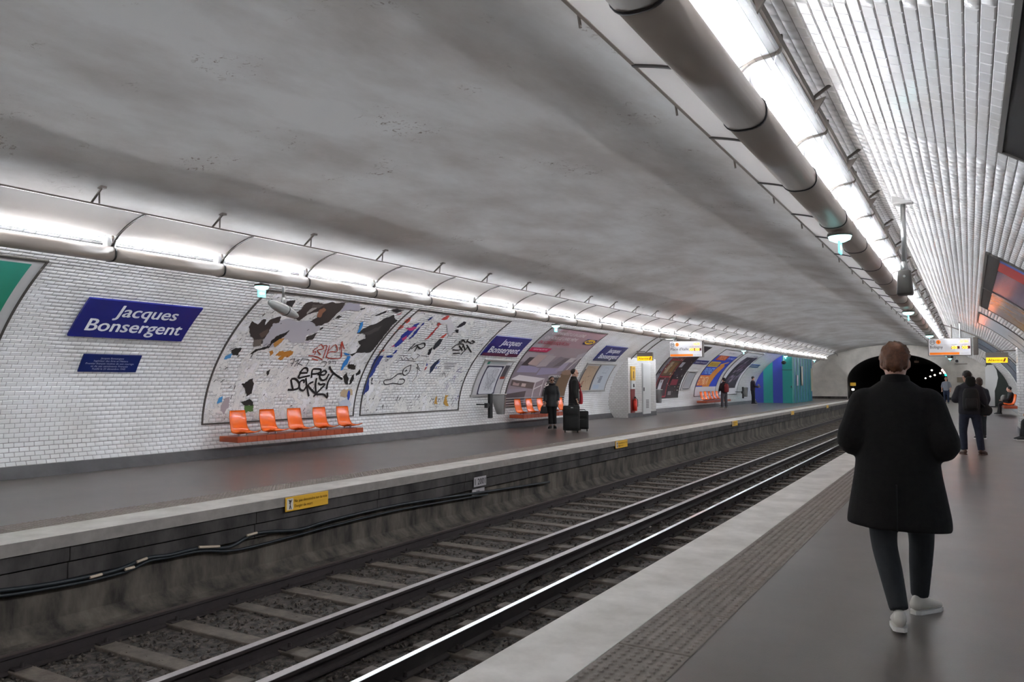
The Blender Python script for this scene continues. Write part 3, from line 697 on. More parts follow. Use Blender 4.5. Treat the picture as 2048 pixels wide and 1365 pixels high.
art(R4(.0, .55, .0, .05), '#8d8288'); art([(.0, .0), (.28, .0), (.30, .16), (.0, .13)], '#54484a'); art([(.0, .13), (.30, .16), (.27, .19), (.0, .18)], '#8f8590')
art([(.56, .0), (1, .0), (1, .36), (.62, .32)], '#3f3a36'); art([(.78, .06), (1, .06), (1, .36), (.80, .36)], '#6d553f'); art(oval(.90, .38, .10, .035), '#8b6f5b')
txt('COMMANDEZ-LE EN LIGNE,', .08, .66, .905, .045, '#cfc6c8', .02); txt('ON VOUS LE LIVRE M\u00caME', .05, .60, .83, .045, '#cfc6c8', .02); txt('EN SOIR\u00c9E JUSQU\'\u00c0 21H.', .03, .55, .755, .045, '#a8293f', .02)
art([(-.0, .64), (.30, .64), (.33, .695), (.0, .695)], '#b51d4d'); txt('LIVRAISON D\u00c8S 59\u20ac', .05, .27, .658, .022, '#e5cfd6')
art(R4(.755, .955, .80, .885), '#1c2a66'); art(oval(.855, .8425, .095, .039), '#e0b11f'); txt('IKEA', .785, .925, .827, .032, '#1c2a66', .05)
txt('LANDSKRONA', .60, .82, .315, .028, '#d8d4d2', .02); txt('549\u20ac', .585, .76, .195, .055, '#e4e0dd', .02); txt('canap\u00e9 3 places', .60, .76, .275, .015, '#b9b4b0'); txt('avec livraison', .59, .74, .165, .012, '#b9b4b0')

# dark red shelf poster beside the alarm niche
pr_, art, txt = poster('wall_poster', 'dark red poster of crowded display shelves, right of the white alarm niche', -1, 35.2, 39.35, flat('#2a2124'))
art(R4(.0, .5, .55, 1), '#3d1d20')
for (a, c, d, e, col) in [(.02, .12, .05, .95, '#77737a'), (.16, .46, .68, .97, '#6a4a3c'), (.18, .28, .70, .95, '#9a9aa0'), (.16, .50, .36, .65, '#5f4a33'), (.20, .30, .40, .62, '#93826a'), (.33, .46, .42, .60, '#7b5a2e'), (.20, .50, .04, .33, '#4a2a30'), (.22, .33, .06, .30, '#bdbbc0'), (.40, .48, .08, .30, '#3a3238'), (.56, .74, .70, .92, '#4d1c26'), (.58, .70, .52, .62, '#a2a0a6'), (.60, .80, .34, .46, '#2f2430'), (.62, .86, .20, .30, '#7b2434'), (.60, .72, .04, .10, '#80787a'), (.80, .95, .60, .97, '#2a1c22')]:
    art(R4(a, c, d, e), col)
for v in (.34, .66, .985, .02): art(R4(.14, .52, v - .012, v + .012), '#9c2f3a')
for u in (.14, .52): art(R4(u - .012, u + .012, .02, .98), '#9c2f3a')
for k in range(70):
    u, v = random.uniform(.03, .95), random.uniform(.05, .95); w, h = random.uniform(.01, .04), random.uniform(.01, .04)
    art(R4(u, u + w, v, v + h), random.choice(['#8d8890', '#6d2a33', '#a09070', '#191416', '#5a3a2c', '#c0b8b4']))
# blue and orange poster
pb_, art, txt = poster('wall_poster', 'blue and orange poster with block lettering, above the farthest orange seats', -1, 42.15, 46.15, flat('#c9c7ca'))
art(R4(.0, 1, .16, .84), '#1f3fae'); art([(.30, .16), (.62, .16), (.86, .58), (.70, .66), (.56, .56)], '#c8822e'); art(R4(.02, .50, .18, .38), '#cf6a22'); art(R4(.02, .50, .56, .68), '#c7a63a'); art(R4(.10, .58, .72, .84), '#b84a2c')
txt('ET PASTA', .04, .48, .20, .15, '#e6c79a', .03); txt('PRENEZ', .04, .48, .41, .12, '#7fb0e8', .03); txt('AMOUREUX', .06, .46, .585, .07, '#8a6f20', .02); txt('PIZZA', .18, .52, .74, .08, '#e3a06a', .02); txt('EN SALLE', .62, .95, .76, .05, '#b8c8f0'); txt('A VOIR ICI', .25, .8, .05, .03, '#55525a'); txt('EN UNE', .35, .65, .90, .04, '#9a93a5')
for k in range(6): art(oval(.60 + .05 * k, .62 + .012 * k, .03, .02), '#d29a4a')
# dark photo poster
pd_, art, txt = poster('wall_poster', 'poster with a dark smoky photograph in a white border, nearest the striped kiosk', -1, 46.95, 51.2, flat('#c6c6c9'))
art([(.10, .12), (.86, .12), (.93, .86), (.30, .86)], '#2d2a35')
for k in range(40):
    u, v = random.uniform(.2, .8), random.uniform(.2, .8); art([(u, v), (u + random.uniform(.04, .12), v + random.uniform(.0, .03)), (u + random.uniform(.10, .2), v + random.uniform(.08, .14)), (u + .03, v + .07)], random.choice(['#5a4a60', '#6f6578', '#3b3140', '#837a88', '#23202a', '#705868']))
txt('LE FILM', .35, .75, .90, .04, '#8d93ad')

# right wall posters
def photo_mat(name, cols, sc):
    m = bpy.data.materials.new(name); m.use_nodes = True; nt = m.node_tree; N = nt.nodes; L = nt.links; b = N['Principled BSDF']; b.inputs['Roughness'].default_value = .22
    g = N.new('ShaderNodeNewGeometry'); mp = N.new('ShaderNodeMapping'); mp.inputs['Scale'].default_value = sc; L.new(g.outputs['Position'], mp.inputs[0])
    n = N.new('ShaderNodeTexNoise'); n.inputs['Scale'].default_value = 1; n.inputs['Detail'].default_value = 5; L.new(mp.outputs[0], n.inputs['Vector']); r = N.new('ShaderNodeValToRGB')
    for i, c in enumerate(cols):
        p = .3 + .4 * i / (len(cols) - 1)
        if i < 2: e = r.color_ramp.elements[i]; e.position = p
        else: e = r.color_ramp.elements.new(p)
        e.color = (*lin(c), 1)
    L.new(n.outputs['Fac'], r.inputs['Fac']); L.new(r.outputs['Color'], b.inputs['Base Color']); return m
p1, art, txt = poster('wall_poster', 'dark glossy poster with a pale blue figure at the upper right picture edge', 1, 2.4, 6.72, flat('#1c1a1c', .2))
art(R4(.04, .80, .05, .94), photo_mat('night_photo', ['#20242c', '#4d5a6b', '#8fa0b2', '#c9d2da'], (1.2, 1.2, 1.2)), 'photo')
p2, art, txt = poster('wall_poster', 'poster with a blue, red and violet landscape on the near platform wall', 1, 12.12, 16.38, flat('#3a3238', .2))
ph = art(R4(.0, 1, .0, .95), photo_mat('dusk_photo', ['#2d2a4a', '#4a4570', '#7a5a66', '#5c6f9a'], (.4, 2.0, 2.2)), 'photo')
art(R4(.72, .94, .0, .95), '#a3322e'); art(R4(.94, 1, .0, .95), '#42589a'); art([(.76, .1), (.80, .1), (.86, .82), (.82, .84)], '#d3a9a2'); art(R4(.40, .50, .60, .72), '#b7b9cc'); art(R4(0, 1, .95, 1), '#1a1612')
p3, art, txt = poster('wall_poster', 'poster with an orange and grey sunset landscape, behind the blue and red one', 1, 16.5, 20.5, flat('#3a3238', .2))
art(R4(.0, 1, .0, .95), photo_mat('sunset_photo', ['#4a4048', '#8a8388', '#b58a68', '#6f6a78'], (.4, 1.6, 2.4)), 'photo'); art(R4(.55, .75, .35, .5), '#8f3030'); art(R4(0, 1, .95, 1), '#1a1612')
p4, art, txt = poster('wall_poster', 'nearly blank white poster with a small grey mark, farther along the near platform wall', 1, 22.62, 26.4, flat('#b9bcc2', .3)); art(R4(.45, .52, .55, .75), '#7c838c'); art(R4(.2, .23, .3, .36), '#5c5550')
p5, art, txt = poster('wall_poster', 'blue-grey glossy poster near the lit alarm sign on the near platform wall', 1, 35.2, 39.4, photo_mat('harbour_photo', ['#26305c', '#4b5f80', '#6f8798', '#39506a'], (.5, .8, 2.4)))
p6, art, txt = poster('wall_poster', 'dark blue poster farther along the near platform wall, before the seated passenger', 1, 39.7, 43.9, photo_mat('blue_photo', ['#1b2440', '#3c4a66', '#5a6b80', '#20283a'], (.5, .8, 2.4)))

# ------------------------------------------------------------------ torn posters with graffiti
def remnant_mat(name, hexs, thr):
    m = bpy.data.materials.new(name); m.use_nodes = True; nt = m.node_tree; N = nt.nodes; L = nt.links; b = N['Principled BSDF']; b.inputs['Roughness'].default_value = .7
    g = N.new('ShaderNodeNewGeometry'); mp = N.new('ShaderNodeMapping'); mp.inputs['Scale'].default_value = (1, 1, 1.0); L.new(g.outputs['Position'], mp.inputs[0])
    n = N.new('ShaderNodeTexNoise'); n.inputs['Scale'].default_value = 1.7; n.inputs['Detail'].default_value = 9; n.inputs['Roughness'].default_value = .68; n.inputs['Distortion'].default_value = .5; L.new(mp.outputs[0], n.inputs['Vector'])
    r = N.new('ShaderNodeValToRGB'); r.color_ramp.elements[0].position = thr; r.color_ramp.elements[0].color = (0, 0, 0, 1); r.color_ramp.elements[1].position = thr + .012; r.color_ramp.elements[1].color = (1, 1, 1, 1); L.new(n.outputs['Fac'], r.inputs['Fac'])
    n2 = N.new('ShaderNodeTexNoise'); n2.inputs['Scale'].default_value = 5; n2.inputs['Detail'].default_value = 4; L.new(g.outputs['Position'], n2.inputs['Vector']); r2 = N.new('ShaderNodeValToRGB')
    c = lin(hexs); r2.color_ramp.elements[0].position = .35; r2.color_ramp.elements[0].color = (*(x * .88 for x in c), 1); r2.color_ramp.elements[1].position = .6; r2.color_ramp.elements[1].color = (*c, 1)
    L.new(n2.outputs['Fac'], r2.inputs['Fac']); L.new(r2.outputs['Color'], b.inputs['Base Color']); L.new(r.outputs['Color'], b.inputs['Alpha']); return m
cA, c2, cE, cF = crop(490, 590, 8.904), crop(380, 520, 3.592), crop(560, 690, 10.5), crop(700, 610, 5.934)
def jag(P, depth=3):
    for a in (.05, .09, .15):
        out = []
        for i in range(len(P)):
            p, q = np.array(P[i]), np.array(P[(i + 1) % len(P)]); d = q - p; m = (p + q) / 2 + np.array([-d[1], d[0]]) * random.uniform(-a, a) * 1.6; out += [tuple(p), tuple(m)]
        P = out
    return P
def tpoly(r, c, pts, col, k=[0]):
    k[0] += 1
    ps = jag([YS(*c(*p)) for p in pts])
    patch_mb(ps, -1, .0125 + .0004 * (k[0] % 12)).build('paper_scrap', flat(col, .6), r)
def strokes(r, c, lines, w, col, nm='graffiti_stroke'):
    b = MB()
    for ln in lines:
        ps = [YS(*c(*p)) for p in ln]
        if len(ps) > 2: ps = refine(ps, 4)
        ribbon_mb(b, ps, w, -1, .019)
    return b.build(nm, mat('spray_' + col.lstrip('#'), col, .5), r)
def torn(lab, y0, y1, seed_thr):
    r = thing('torn_poster', lab, 'poster', surf(-1, SP0, (y0 + y1) / 2)); frame_on(r, -1, y0, y1, SP0, SP1, .032, .026)
    patch_mb(rect(y0, y1, SP0, SP1), -1, .0085).build('paper_residue', remnant_mat('residue_a%d' % int(y0), '#dedbd7', seed_thr), r)
    patch_mb(rect(y0, y1, SP0, SP1), -1, .0105).build('paper_residue', remnant_mat('residue_b%d' % int(y0), '#e4e2e3', seed_thr + .075), r)
    return r
tp = torn('torn-off poster with black and brown scraps and black graffiti, behind the nearest orange seats', 10.22, 14.58, .485)
for c, col, pts in [
    (cA, '#b4b0b6', [(500, 500), (640, 440), (820, 420), (960, 470), (1150, 440), (1330, 560), (1280, 650), (1100, 700), (1060, 830), (1180, 800), (1100, 870), (860, 860), (700, 780), (560, 900), (420, 940), (300, 930), (430, 640)]),
    (cA, '#3a3331', [(75, 620), (110, 450), (140, 470), (215, 520), (330, 420), (370, 430), (350, 530), (450, 430), (540, 400), (640, 380), (600, 490), (500, 500), (430, 640), (320, 780), (300, 870), (150, 920), (140, 760), (90, 730)]),
    (cA, '#6c635b', [(160, 800), (300, 780), (290, 900), (150, 925)]), (cA, '#5b4d44', [(250, 690), (420, 600), (390, 700), (290, 760)]),
    (cA, '#3d3330', [(820, 400), (960, 270), (1100, 130), (1190, 110), (1420, 150), (1500, 130), (1800, 120), (1740, 220), (1640, 320), (1500, 470), (1280, 550), (1150, 470), (1280, 390), (1300, 290), (1100, 350), (960, 460), (900, 420)]),
    (cA, '#8a5a42', [(1290, 390), (1330, 250), (1400, 220), (1440, 260), (1330, 400)]), (cA, '#a09894', [(1100, 300), (1200, 220), (1290, 220), (1180, 290), (1090, 340)]), (cA, '#5d5450', [(1200, 160), (1400, 180), (1300, 230), (1190, 220)]),
    (cA, '#2d2827', [(740, 100), (900, 80), (870, 140), (830, 210), (740, 180)]),
    (cA, '#24201e', [(90, 1040), (170, 970), (300, 930), (420, 910), (470, 800), (560, 720), (720, 660), (810, 600), (740, 690), (640, 770), (480, 860), (420, 940), (320, 970), (200, 1000)]),
    (cA, '#bb8743', [(490, 880), (600, 780), (700, 760), (600, 870), (520, 930)]), (cA, '#b3762a', [(530, 1080), (600, 1000), (860, 1000), (840, 1060), (760, 1110), (700, 1100), (650, 1160), (580, 1140), (640, 1080)]), (cA, '#b3762a', [(430, 1000), (490, 985), (500, 1030), (440, 1090)]),
    (cA, '#3a3430', [(1070, 820), (1090, 740), (1220, 690), (1290, 660), (1200, 790)]), (cA, '#35302d', [(1320, 600), (1390, 560), (1380, 600), (1330, 620)]), (cA, '#35302d', [(1620, 390), (1680, 350), (1720, 380), (1660, 420)]),
    (cA, '#aaa5b0', [(1690, 300), (1830, 130), (2048, 150), (2040, 270), (1850, 260)]),
    (cF, '#35302f', [(80, 330), (300, 220), (420, 150), (520, 110), (560, 180), (480, 260), (400, 360), (320, 470), (240, 560), (60, 570), (120, 480), (80, 430), (180, 400), (180, 330)]), (cF, '#4c4644', [(150, 340), (380, 240), (330, 300), (200, 360)]),
    (cF, '#3a8fd8', [(75, 330), (110, 210), (155, 190), (140, 260), (110, 320)]), (cF, '#2f2a29', [(285, 120), (440, 60), (420, 90), (300, 125)]), (cF, '#2f2a29', [(115, 40), (180, 25), (170, 45), (120, 55)]), (cF, '#2f2a29', [(480, 50), (560, 40), (640, 60), (560, 90), (510, 75)]), (cF, '#a8686a', [(540, 120), (630, 75), (600, 110)]),
    (cE, '#2b7cc4', [(1265, 540), (1300, 430), (1400, 240), (1470, 230), (1420, 370), (1310, 520)]), (cE, '#2b7cc4', [(1330, 170), (1460, 180), (1450, 220), (1360, 200)]), (cE, '#26221f', [(1460, 190), (1590, 170), (1500, 240)]),
    (cE, '#2a221e', [(1410, 430), (1480, 320), (1450, 400), (1590, 420), (1570, 520), (1440, 500)]), (cE, '#24201e', [(1320, 650), (1410, 570), (1420, 830), (1370, 830)]), (cE, '#24201e', [(1500, 640), (1560, 600), (1540, 720), (1480, 820), (1440, 840)]), (cE, '#24201e', [(1580, 600), (1680, 500), (1680, 600), (1590, 650)]),
    (cE, '#b59f80', [(1260, 1000), (1320, 930), (1500, 930), (1520, 1050), (1400, 1080), (1260, 1080)]), (cE, '#1f3fa8', [(1400, 1060), (1440, 930), (1460, 1080), (1420, 1200)]), (cE, '#b9bfc9', [(1220, 1190), (1400, 1110), (1500, 1250), (1400, 1330), (1240, 1260)]),
    (c2, '#24201e', [(365, 890), (450, 850), (440, 960), (400, 980), (390, 920)]), (c2, '#4a6b35', [(385, 1050), (452, 1040), (455, 1090), (395, 1100)]), (c2, '#24231f', [(365, 1020), (420, 1000), (450, 1020), (450, 1045), (385, 1045)]), (c2, '#3d86bd', [(190, 1035), (205, 990), (232, 980), (228, 1022)]),
    (c2, '#a09497', [(215, 1080), (240, 1000), (280, 980), (275, 1060), (240, 1110)]), (c2, '#2f2c2a', [(290, 650), (330, 630), (372, 635), (340, 685), (300, 680)]), (c2, '#4f8fc4', [(250, 690), (300, 670), (290, 700), (240, 715)]), (c2, '#2f2c2a', [(545, 800), (575, 785), (565, 815), (548, 838)]), (c2, '#26221f', [(430, 670), (480, 645), (470, 660), (435, 675)])]:
    tpoly(tp, c, pts, col)
strokes(tp, cE, [[(570, 580), (420, 585), (440, 540), (500, 480), (560, 490), (570, 560)], [(430, 580), (390, 640), (390, 690), (480, 670), (620, 640)], [(650, 690), (670, 520), (760, 500), (840, 510), (840, 560), (760, 600), (640, 610)], [(780, 610), (900, 630), (960, 580), (940, 540), (890, 550), (830, 620), (830, 690), (880, 740), (960, 710), (1020, 600)], [(1030, 450), (1060, 520), (1130, 600), (1300, 720)], [(1110, 600), (1040, 700), (990, 800), (970, 930)],
    [(220, 720), (235, 830), (260, 930)], [(220, 715), (310, 710), (390, 800), (380, 900), (270, 940), (150, 940)], [(490, 800), (490, 740), (420, 760), (390, 860), (420, 940), (490, 950), (540, 870)], [(530, 690), (550, 850), (595, 1080)], [(690, 770), (580, 850), (740, 1030)], [(760, 690), (735, 840), (745, 1000)], [(790, 790), (830, 830), (930, 830), (740, 1030), (690, 1090)], [(740, 1040), (900, 1040), (980, 1110), (980, 1000)]], .05, '#1d1a1b', 'black_tag')
strokes(tp, cA, [[(1290, 930), (1230, 960), (1205, 1020), (1250, 1000), (1230, 1060)], [(1300, 910), (1350, 880), (1390, 950), (1280, 980), (1340, 1060)], [(1390, 900), (1450, 910), (1380, 1130)], [(1120, 1075), (1250, 1090), (1370, 1150)], [(1500, 890), (1440, 1110)], [(1460, 1010), (1600, 880), (1630, 1000), (1500, 1010), (1450, 1110), (1690, 1120), (1710, 1000)], [(1720, 820), (1680, 970)], [(1720, 830), (1760, 960)], [(1725, 820), (1700, 1100)], [(1180, 1130), (1290, 1160)]], .028, '#a23a28', 'red_tag')
strokes(tp, cE, [[(200, 310), (300, 290), (230, 440)], [(210, 380), (280, 370)], [(400, 290), (290, 450)], [(300, 350), (400, 300)], [(460, 290), (340, 440)], [(350, 380), (460, 420)], [(450, 280), (600, 310), (530, 440)], [(860, 380), (890, 350), (970, 360), (910, 460)], [(1000, 350), (1060, 350), (1010, 410)], [(1080, 350), (1160, 345), (1150, 400)]], .017, '#3a3433', 'thin_tag')
def specks(r, y0, y1, z0, z1, n):
    b = MB()
    for _ in range(n):
        y = random.uniform(y0, y1); s = random.uniform(s_of_z(z0), s_of_z(z1)); L_ = random.uniform(.02, .09); a = random.uniform(.3, 1.5)
        ribbon_mb(b, [(y, s), (y + L_ * math.cos(a) * .5, s + L_ * math.sin(a)), (y + L_ * math.cos(a), s + L_ * math.sin(a) * 1.3)], random.uniform(.006, .025), -1, .0135)
    b.build('paper_flecks', flat('#33302f'), r, kind='stuff')
specks(tp, 10.3, 14.5, .75, 3.2, 90)
tq = torn('torn-off poster with blue and red shreds and a drawn nose, second from the left', 14.86, 19.16, .50)
for col, pts in [('#23347a', [(140, 1080), (160, 980), (210, 850), (260, 700), (320, 600), (400, 590), (360, 660), (290, 790), (220, 880), (210, 1020)]), ('#24408e', [(430, 598), (515, 595), (495, 618), (428, 615)]), ('#c94a34', [(640, 190), (690, 150), (720, 145), (705, 190), (670, 215)]), ('#c94a34', [(560, 280), (600, 235), (640, 240), (625, 265), (580, 290)]), ('#b8503c', [(345, 550), (410, 520), (400, 545), (350, 575)]), ('#b8503c', [(510, 330), (560, 315), (540, 335)]),
    ('#b5433c', [(1025, 240), (1060, 180), (1160, 120), (1180, 130), (1100, 220), (1040, 250)]), ('#b03a35', [(880, 415), (1000, 290), (1060, 235), (1050, 260), (920, 400)]), ('#2c3a94', [(500, 490), (560, 430), (640, 330), (780, 220), (830, 210), (760, 290), (690, 370), (600, 460), (540, 500)]), ('#b83a6e', [(610, 400), (680, 350), (670, 390), (620, 430)]), ('#b83a6e', [(650, 280), (760, 250), (790, 265), (740, 300)]), ('#b83a6e', [(480, 500), (520, 470), (530, 485)]), ('#2c3a94', [(690, 400), (880, 200), (870, 230), (720, 390)]), ('#27357a', [(920, 170), (1010, 110), (990, 140), (930, 185)]), ('#2c3a94', [(500, 575), (560, 520), (545, 560), (510, 580)]),
    ('#2a2c33', [(980, 520), (1010, 450), (1060, 400), (1100, 400), (1060, 470), (1000, 530)]), ('#c24a38', [(1060, 390), (1140, 335), (1150, 345), (1100, 395)]), ('#29314d', [(940, 820), (945, 740), (1000, 680), (1080, 620), (1040, 690), (990, 760)]), ('#2a54b0', [(1025, 700), (1070, 655), (1060, 680), (1030, 705)]), ('#2a54b0', [(1005, 760), (1025, 725), (1025, 750)]), ('#27262a', [(915, 590), (930, 530), (975, 500), (960, 560), (935, 595)]), ('#2f2a33', [(1260, 260), (1350, 190), (1378, 200), (1360, 235), (1280, 270)]), ('#27262a', [(1240, 290), (1290, 290), (1280, 330), (1255, 320)]), ('#b0383c', [(875, 775), (890, 740), (915, 730), (900, 760)]), ('#3448a0', [(895, 725), (910, 675), (918, 715)]),
    ('#b88a3a', [(985, 1175), (1030, 1075), (1030, 1180)]), ('#b88a3a', [(1105, 1165), (1125, 1070), (1165, 1070), (1140, 1110), (1165, 1200), (1130, 1200)]), ('#c7c4c6', [(960, 180), (985, 120), (1000, 180), (1200, 150), (1220, 300), (1180, 380), (1150, 240)]), ('#27262a', [(245, 945), (250, 855), (268, 870), (255, 920), (280, 945)])]:
    tpoly(tq, cF, pts, col)
strokes(tq, cF, [[(720, 710), (640, 750), (620, 810), (650, 835), (700, 790), (720, 710)], [(610, 815), (560, 820), (480, 880), (410, 890), (395, 920), (420, 945), (500, 930), (600, 940), (640, 910), (630, 880), (580, 880)], [(648, 795), (660, 770), (668, 785)]], .03, '#2a2726', 'drawn_nose')
strokes(tq, cF, [[(685, 540), (770, 450)], [(720, 520), (800, 470), (760, 550)], [(760, 490), (870, 450), (880, 490), (830, 515), (800, 490)], [(1290, 440), (1330, 410), (1320, 440), (1290, 445)], [(1340, 410), (1360, 440)], [(1400, 400), (1370, 450)], [(1380, 425), (1430, 450)], [(1440, 420), (1475, 440), (1420, 460)], [(1200, 520), (1260, 470), (1340, 465), (1300, 530), (1210, 530)], [(1290, 480), (1330, 540)], [(1340, 470), (1360, 530)], [(1380, 470), (1435, 560)], [(1400, 490), (1310, 590)], [(1215, 575), (1300, 570)]], .045, '#1d1a1b', 'black_tag')
strokes(tq, cF, [[(540, 690), (580, 660), (640, 650), (780, 670)], [(570, 650), (600, 620), (620, 660)], [(630, 655), (660, 620), (690, 655)], [(700, 650), (720, 620), (750, 650)], [(760, 650), (820, 600), (790, 580)], [(580, 600), (680, 600)], [(840, 600), (910, 605)], [(730, 915), (790, 830), (800, 700)], [(780, 740), (830, 780)], [(790, 700), (820, 760)], [(1110, 690), (1260, 695)], [(1115, 720), (1240, 725)], [(1115, 745), (1190, 750)], [(1090, 830), (1110, 800), (1130, 860)], [(1140, 850), (1160, 810)], [(410, 640), (440, 640), (440, 660), (410, 660)], [(835, 90), (880, 95), (880, 110)]], .017, '#3a3433', 'thin_tag')
strokes(tq, cF, [[(1200, 900), (1240, 840), (1230, 880)], [(1250, 800), (1290, 760), (1330, 740)], [(1270, 790), (1320, 800)], [(1240, 1100), (1260, 1130), (1285, 1060)], [(1290, 1080), (1265, 1090)], [(1220, 920), (1250, 850)], [(1125, 1000), (1160, 920)], [(1140, 1010), (1170, 940)]], .016, '#4a3a78', 'violet_tag')
specks(tq, 14.9, 19.1, .75, 1.1, 60); specks(tq, 14.9, 19.1, 1.1, 3.2, 60)

# ------------------------------------------------------------------ framed maps
def plan(lab, y0, y1, z0, z1, mode):
    s0, s1 = s_of_z(z0), s_of_z(z1); r = thing('framed_map', lab, 'map', surf(-1, s0, (y0 + y1) / 2), 'framed maps on the opposite wall')
    patch_mb(rect(y0, y1, s0, s1), -1, .03, .02).build('board', flat('#b5b3b4', .3), r)
    for sv in (s0, s1): patch_mb(rect(y0 - .06, y1 + .06, sv - .03, sv + .03), -1, .05, .04).build('frame_bar', M_FRAMEL, r)
    for yv in (y0, y1): patch_mb(rect(yv - .02, yv + .02, s0, s1), -1, .045, .03).build('frame_bar', M_FRAMEL, r)
    U = lambda u, v: (y0 + u * (y1 - y0), s0 + v * (s1 - s0))
    def a(pts, col, off): patch_mb([U(*p) for p in pts], -1, off).build('printed_area', flat(col, .3), r)
    def lines(ls, w, col, off):
        b = MB()
        for l in ls: ribbon_mb(b, [U(*p) for p in l], w, -1, off)
        b.build('printed_lines', flat(col, .3), r)
    if mode == 0:
        a(R4(.16, .76, .02, .84), '#33324a', .032); a([(.20, .06), (.24, .04), (.66, .04), (.72, .08), (.72, .76), (.68, .80), (.24, .80), (.20, .76)], '#c2c2c6', .0335)
        a(R4(.10, .76, .88, .98), '#9fa6a6', .032); a(R4(.10, .18, .88, .98), '#2c8a74', .0335); a(R4(.80, .97, .45, .86), '#555156', .032); a(R4(.80, .97, .45, .52), '#a04838', .0335)
        a(R4(.82, .98, .88, .99), '#c6c6ca', .032)
        rr = random.Random(3); lines([[(rr.uniform(.24, .68), rr.uniform(.1, .75)) for _ in range(4)] for _ in range(14)], .01, '#8f9098', .0345)
    elif mode == 1:
        a(R4(.05, .44, .03, .92), '#b39a80', .032); a(R4(.44, .485, .03, .97), '#2f2a3a', .032); a(R4(.52, .97, .03, .97), '#b4bac2', .032)
        a(R4(.0, .05, .03, .80), '#2c2b48', .0335); lines([[(.68, .66), (.82, .66), (.82, .86), (.68, .86), (.68, .66)]], .015, '#5f6670', .0345)
        for k in range(5): a(R4(.66, .76, .30 + .05 * k, .33 + .05 * k), '#44485c', .034)
        rr = random.Random(5); lines([[(rr.uniform(.06, .42), rr.uniform(.05, .9)) for _ in range(3)] for _ in range(10)], .008, '#8d765c', .0335)
        a(R4(.55, .75, .07, .22), '#a5b4c6', .0335); a(R4(.60, .63, .45, .48), '#3a3433', .0335)
        lines([[(.25, .50), (.27, .52)], [(.30, .54), (.31, .52)]], .03, '#2b2624', .034)
    else:
        lines([[(.2, .06), (.85, .06), (.9, .12), (.9, .88), (.85, .94), (.2, .94), (.15, .88), (.15, .12), (.2, .06)]], .045, '#2f2d33', .033); a(R4(.25, .80, .14, .86), '#a9a9ae', .032)
plan('framed network map with a navy surround under the maroon-banded station sign', 19.78, 21.45, 1.10, 2.19, 0)
plan('two-part framed map, beige district plan and pale notice, right of the travellers', 27.0, 29.72, 1.15, 2.22, 1)
plan('narrow framed map with a black rounded outline, left of the blue poster', 39.65, 41.2, 1.06, 2.05, 2)

# ------------------------------------------------------------------ seats
def seat_mesh():
    prof = refine([(0, .45), (.018, .30), (.05, .15), (.095, .055), (.16, .012), (.26, .0), (.35, .018), (.43, .035), (.455, .025)], 3)   # (towards track, up)
    nw = 13; top = []
    n = len(prof)
    for i, (d, z) in enumerate(prof):
        t = i / (n - 1); half = .205 + .045 * min(1, max(0, (t - .25) / .35))
        if t < .12: half *= (.90 + .10 * t / .12)
        if t > .9: half *= (1 - .25 * ((t - .9) / .1) ** 2)
        row = []
        for j in range(nw):
            w = (j / (nw - 1)) * 2 - 1; rim = max(0, (abs(w) - .62) / .38)
            up_ = .022 * rim if t > .45 else 0; fw = .03 * rim * (1 if t < .45 else 0)
            row.append(Vector((d + fw, w * half, z + up_)))
        top.append(row)
    b = MB(); V_ = [p for r in top for p in r]; th = .016
    Vb = []
    for i in range(n):
        a, c = top[max(i - 1, 0)][6], top[min(i + 1, n - 1)][6]; tx = c.x - a.x; tz = c.z - a.z; l = math.hypot(tx, tz); nn = Vector((tz / l, 0, -tx / l))
        Vb += [p + nn * th for p in top[i]]
    N_ = n * nw; F = []
    for i in range(n - 1):
        for j in range(nw - 1):
            a = i * nw + j; F += [(a, a + 1, a + nw + 1, a + nw), (N_ + a, N_ + a + nw, N_ + a + nw + 1, N_ + a + 1)]
    for i in range(n - 1):
        for j in (0, nw - 1): a = i * nw + j; F.append((a, a + nw, N_ + a + nw, N_ + a))
    for i in (0, n - 1):
        for j in range(nw - 1): a = i * nw + j; F.append((a, a + 1, N_ + a + 1, N_ + a))
    return emptymesh('shell', V_ + Vb, F, M_ORANGE, True)
SEATM = seat_mesh()
POST = MB().cyl((0, 0, 0), (0, 0, .05), .022, n=8); POST = emptymesh('support', POST.v, POST.f, M_STEEL)
def bench(side, ys, xw, lab, seatlab, grp, y0, y1):
    sg = -side; xb = xw                                # sg: direction towards the track
    r = thing('bench_beam', lab, 'bench', (xb, (y0 + y1) / 2, .33))
    MB().cbox((xb + sg * .2, (y0 + y1) / 2, .395), (.52, y1 - y0, .11), .01).build('beam', M_BRICKR, r)
    n = int((y1 - y0) / .235); tw = (y1 - y0) / n
    for k in range(n):
        MB().cbox((xb + sg * .465, y0 + (k + .5) * tw, .395 + random.uniform(-.002, .002)), (.02, tw - .006, .115), .005).build('ceramic_tile', M_BRICKR, r)
    for i, y in enumerate(ys):
        t = thing('orange_seat', seatlab(i), 'seat', (xb, y, .50), grp)
        o = bpy.data.objects.new('shell', SEATM); link(o, t); o.scale = (sg, 1, 1)
        for k in (-.1, .1):
            p = bpy.data.objects.new('support', POST); p.location = (sg * .2, k, -.052); link(p, t)
XB = -12.80
bench(-1, [10.72 + .76 * i for i in range(5)], XB, 'long red ceramic bench beam under the five nearest orange seats', lambda i: '%s orange seat from the left in the nearest row, below the torn poster' % ordn(i), 'nearest row of orange seats', 10.36, 14.0)
bench(-1, [21.98 + .76 * i for i in range(5)], XB, 'red ceramic bench beam under the orange seats behind the travellers', lambda i: '%s orange seat from the left in the row under the furniture poster' % ordn(i), 'orange seats under the furniture poster', 21.62, 25.3)
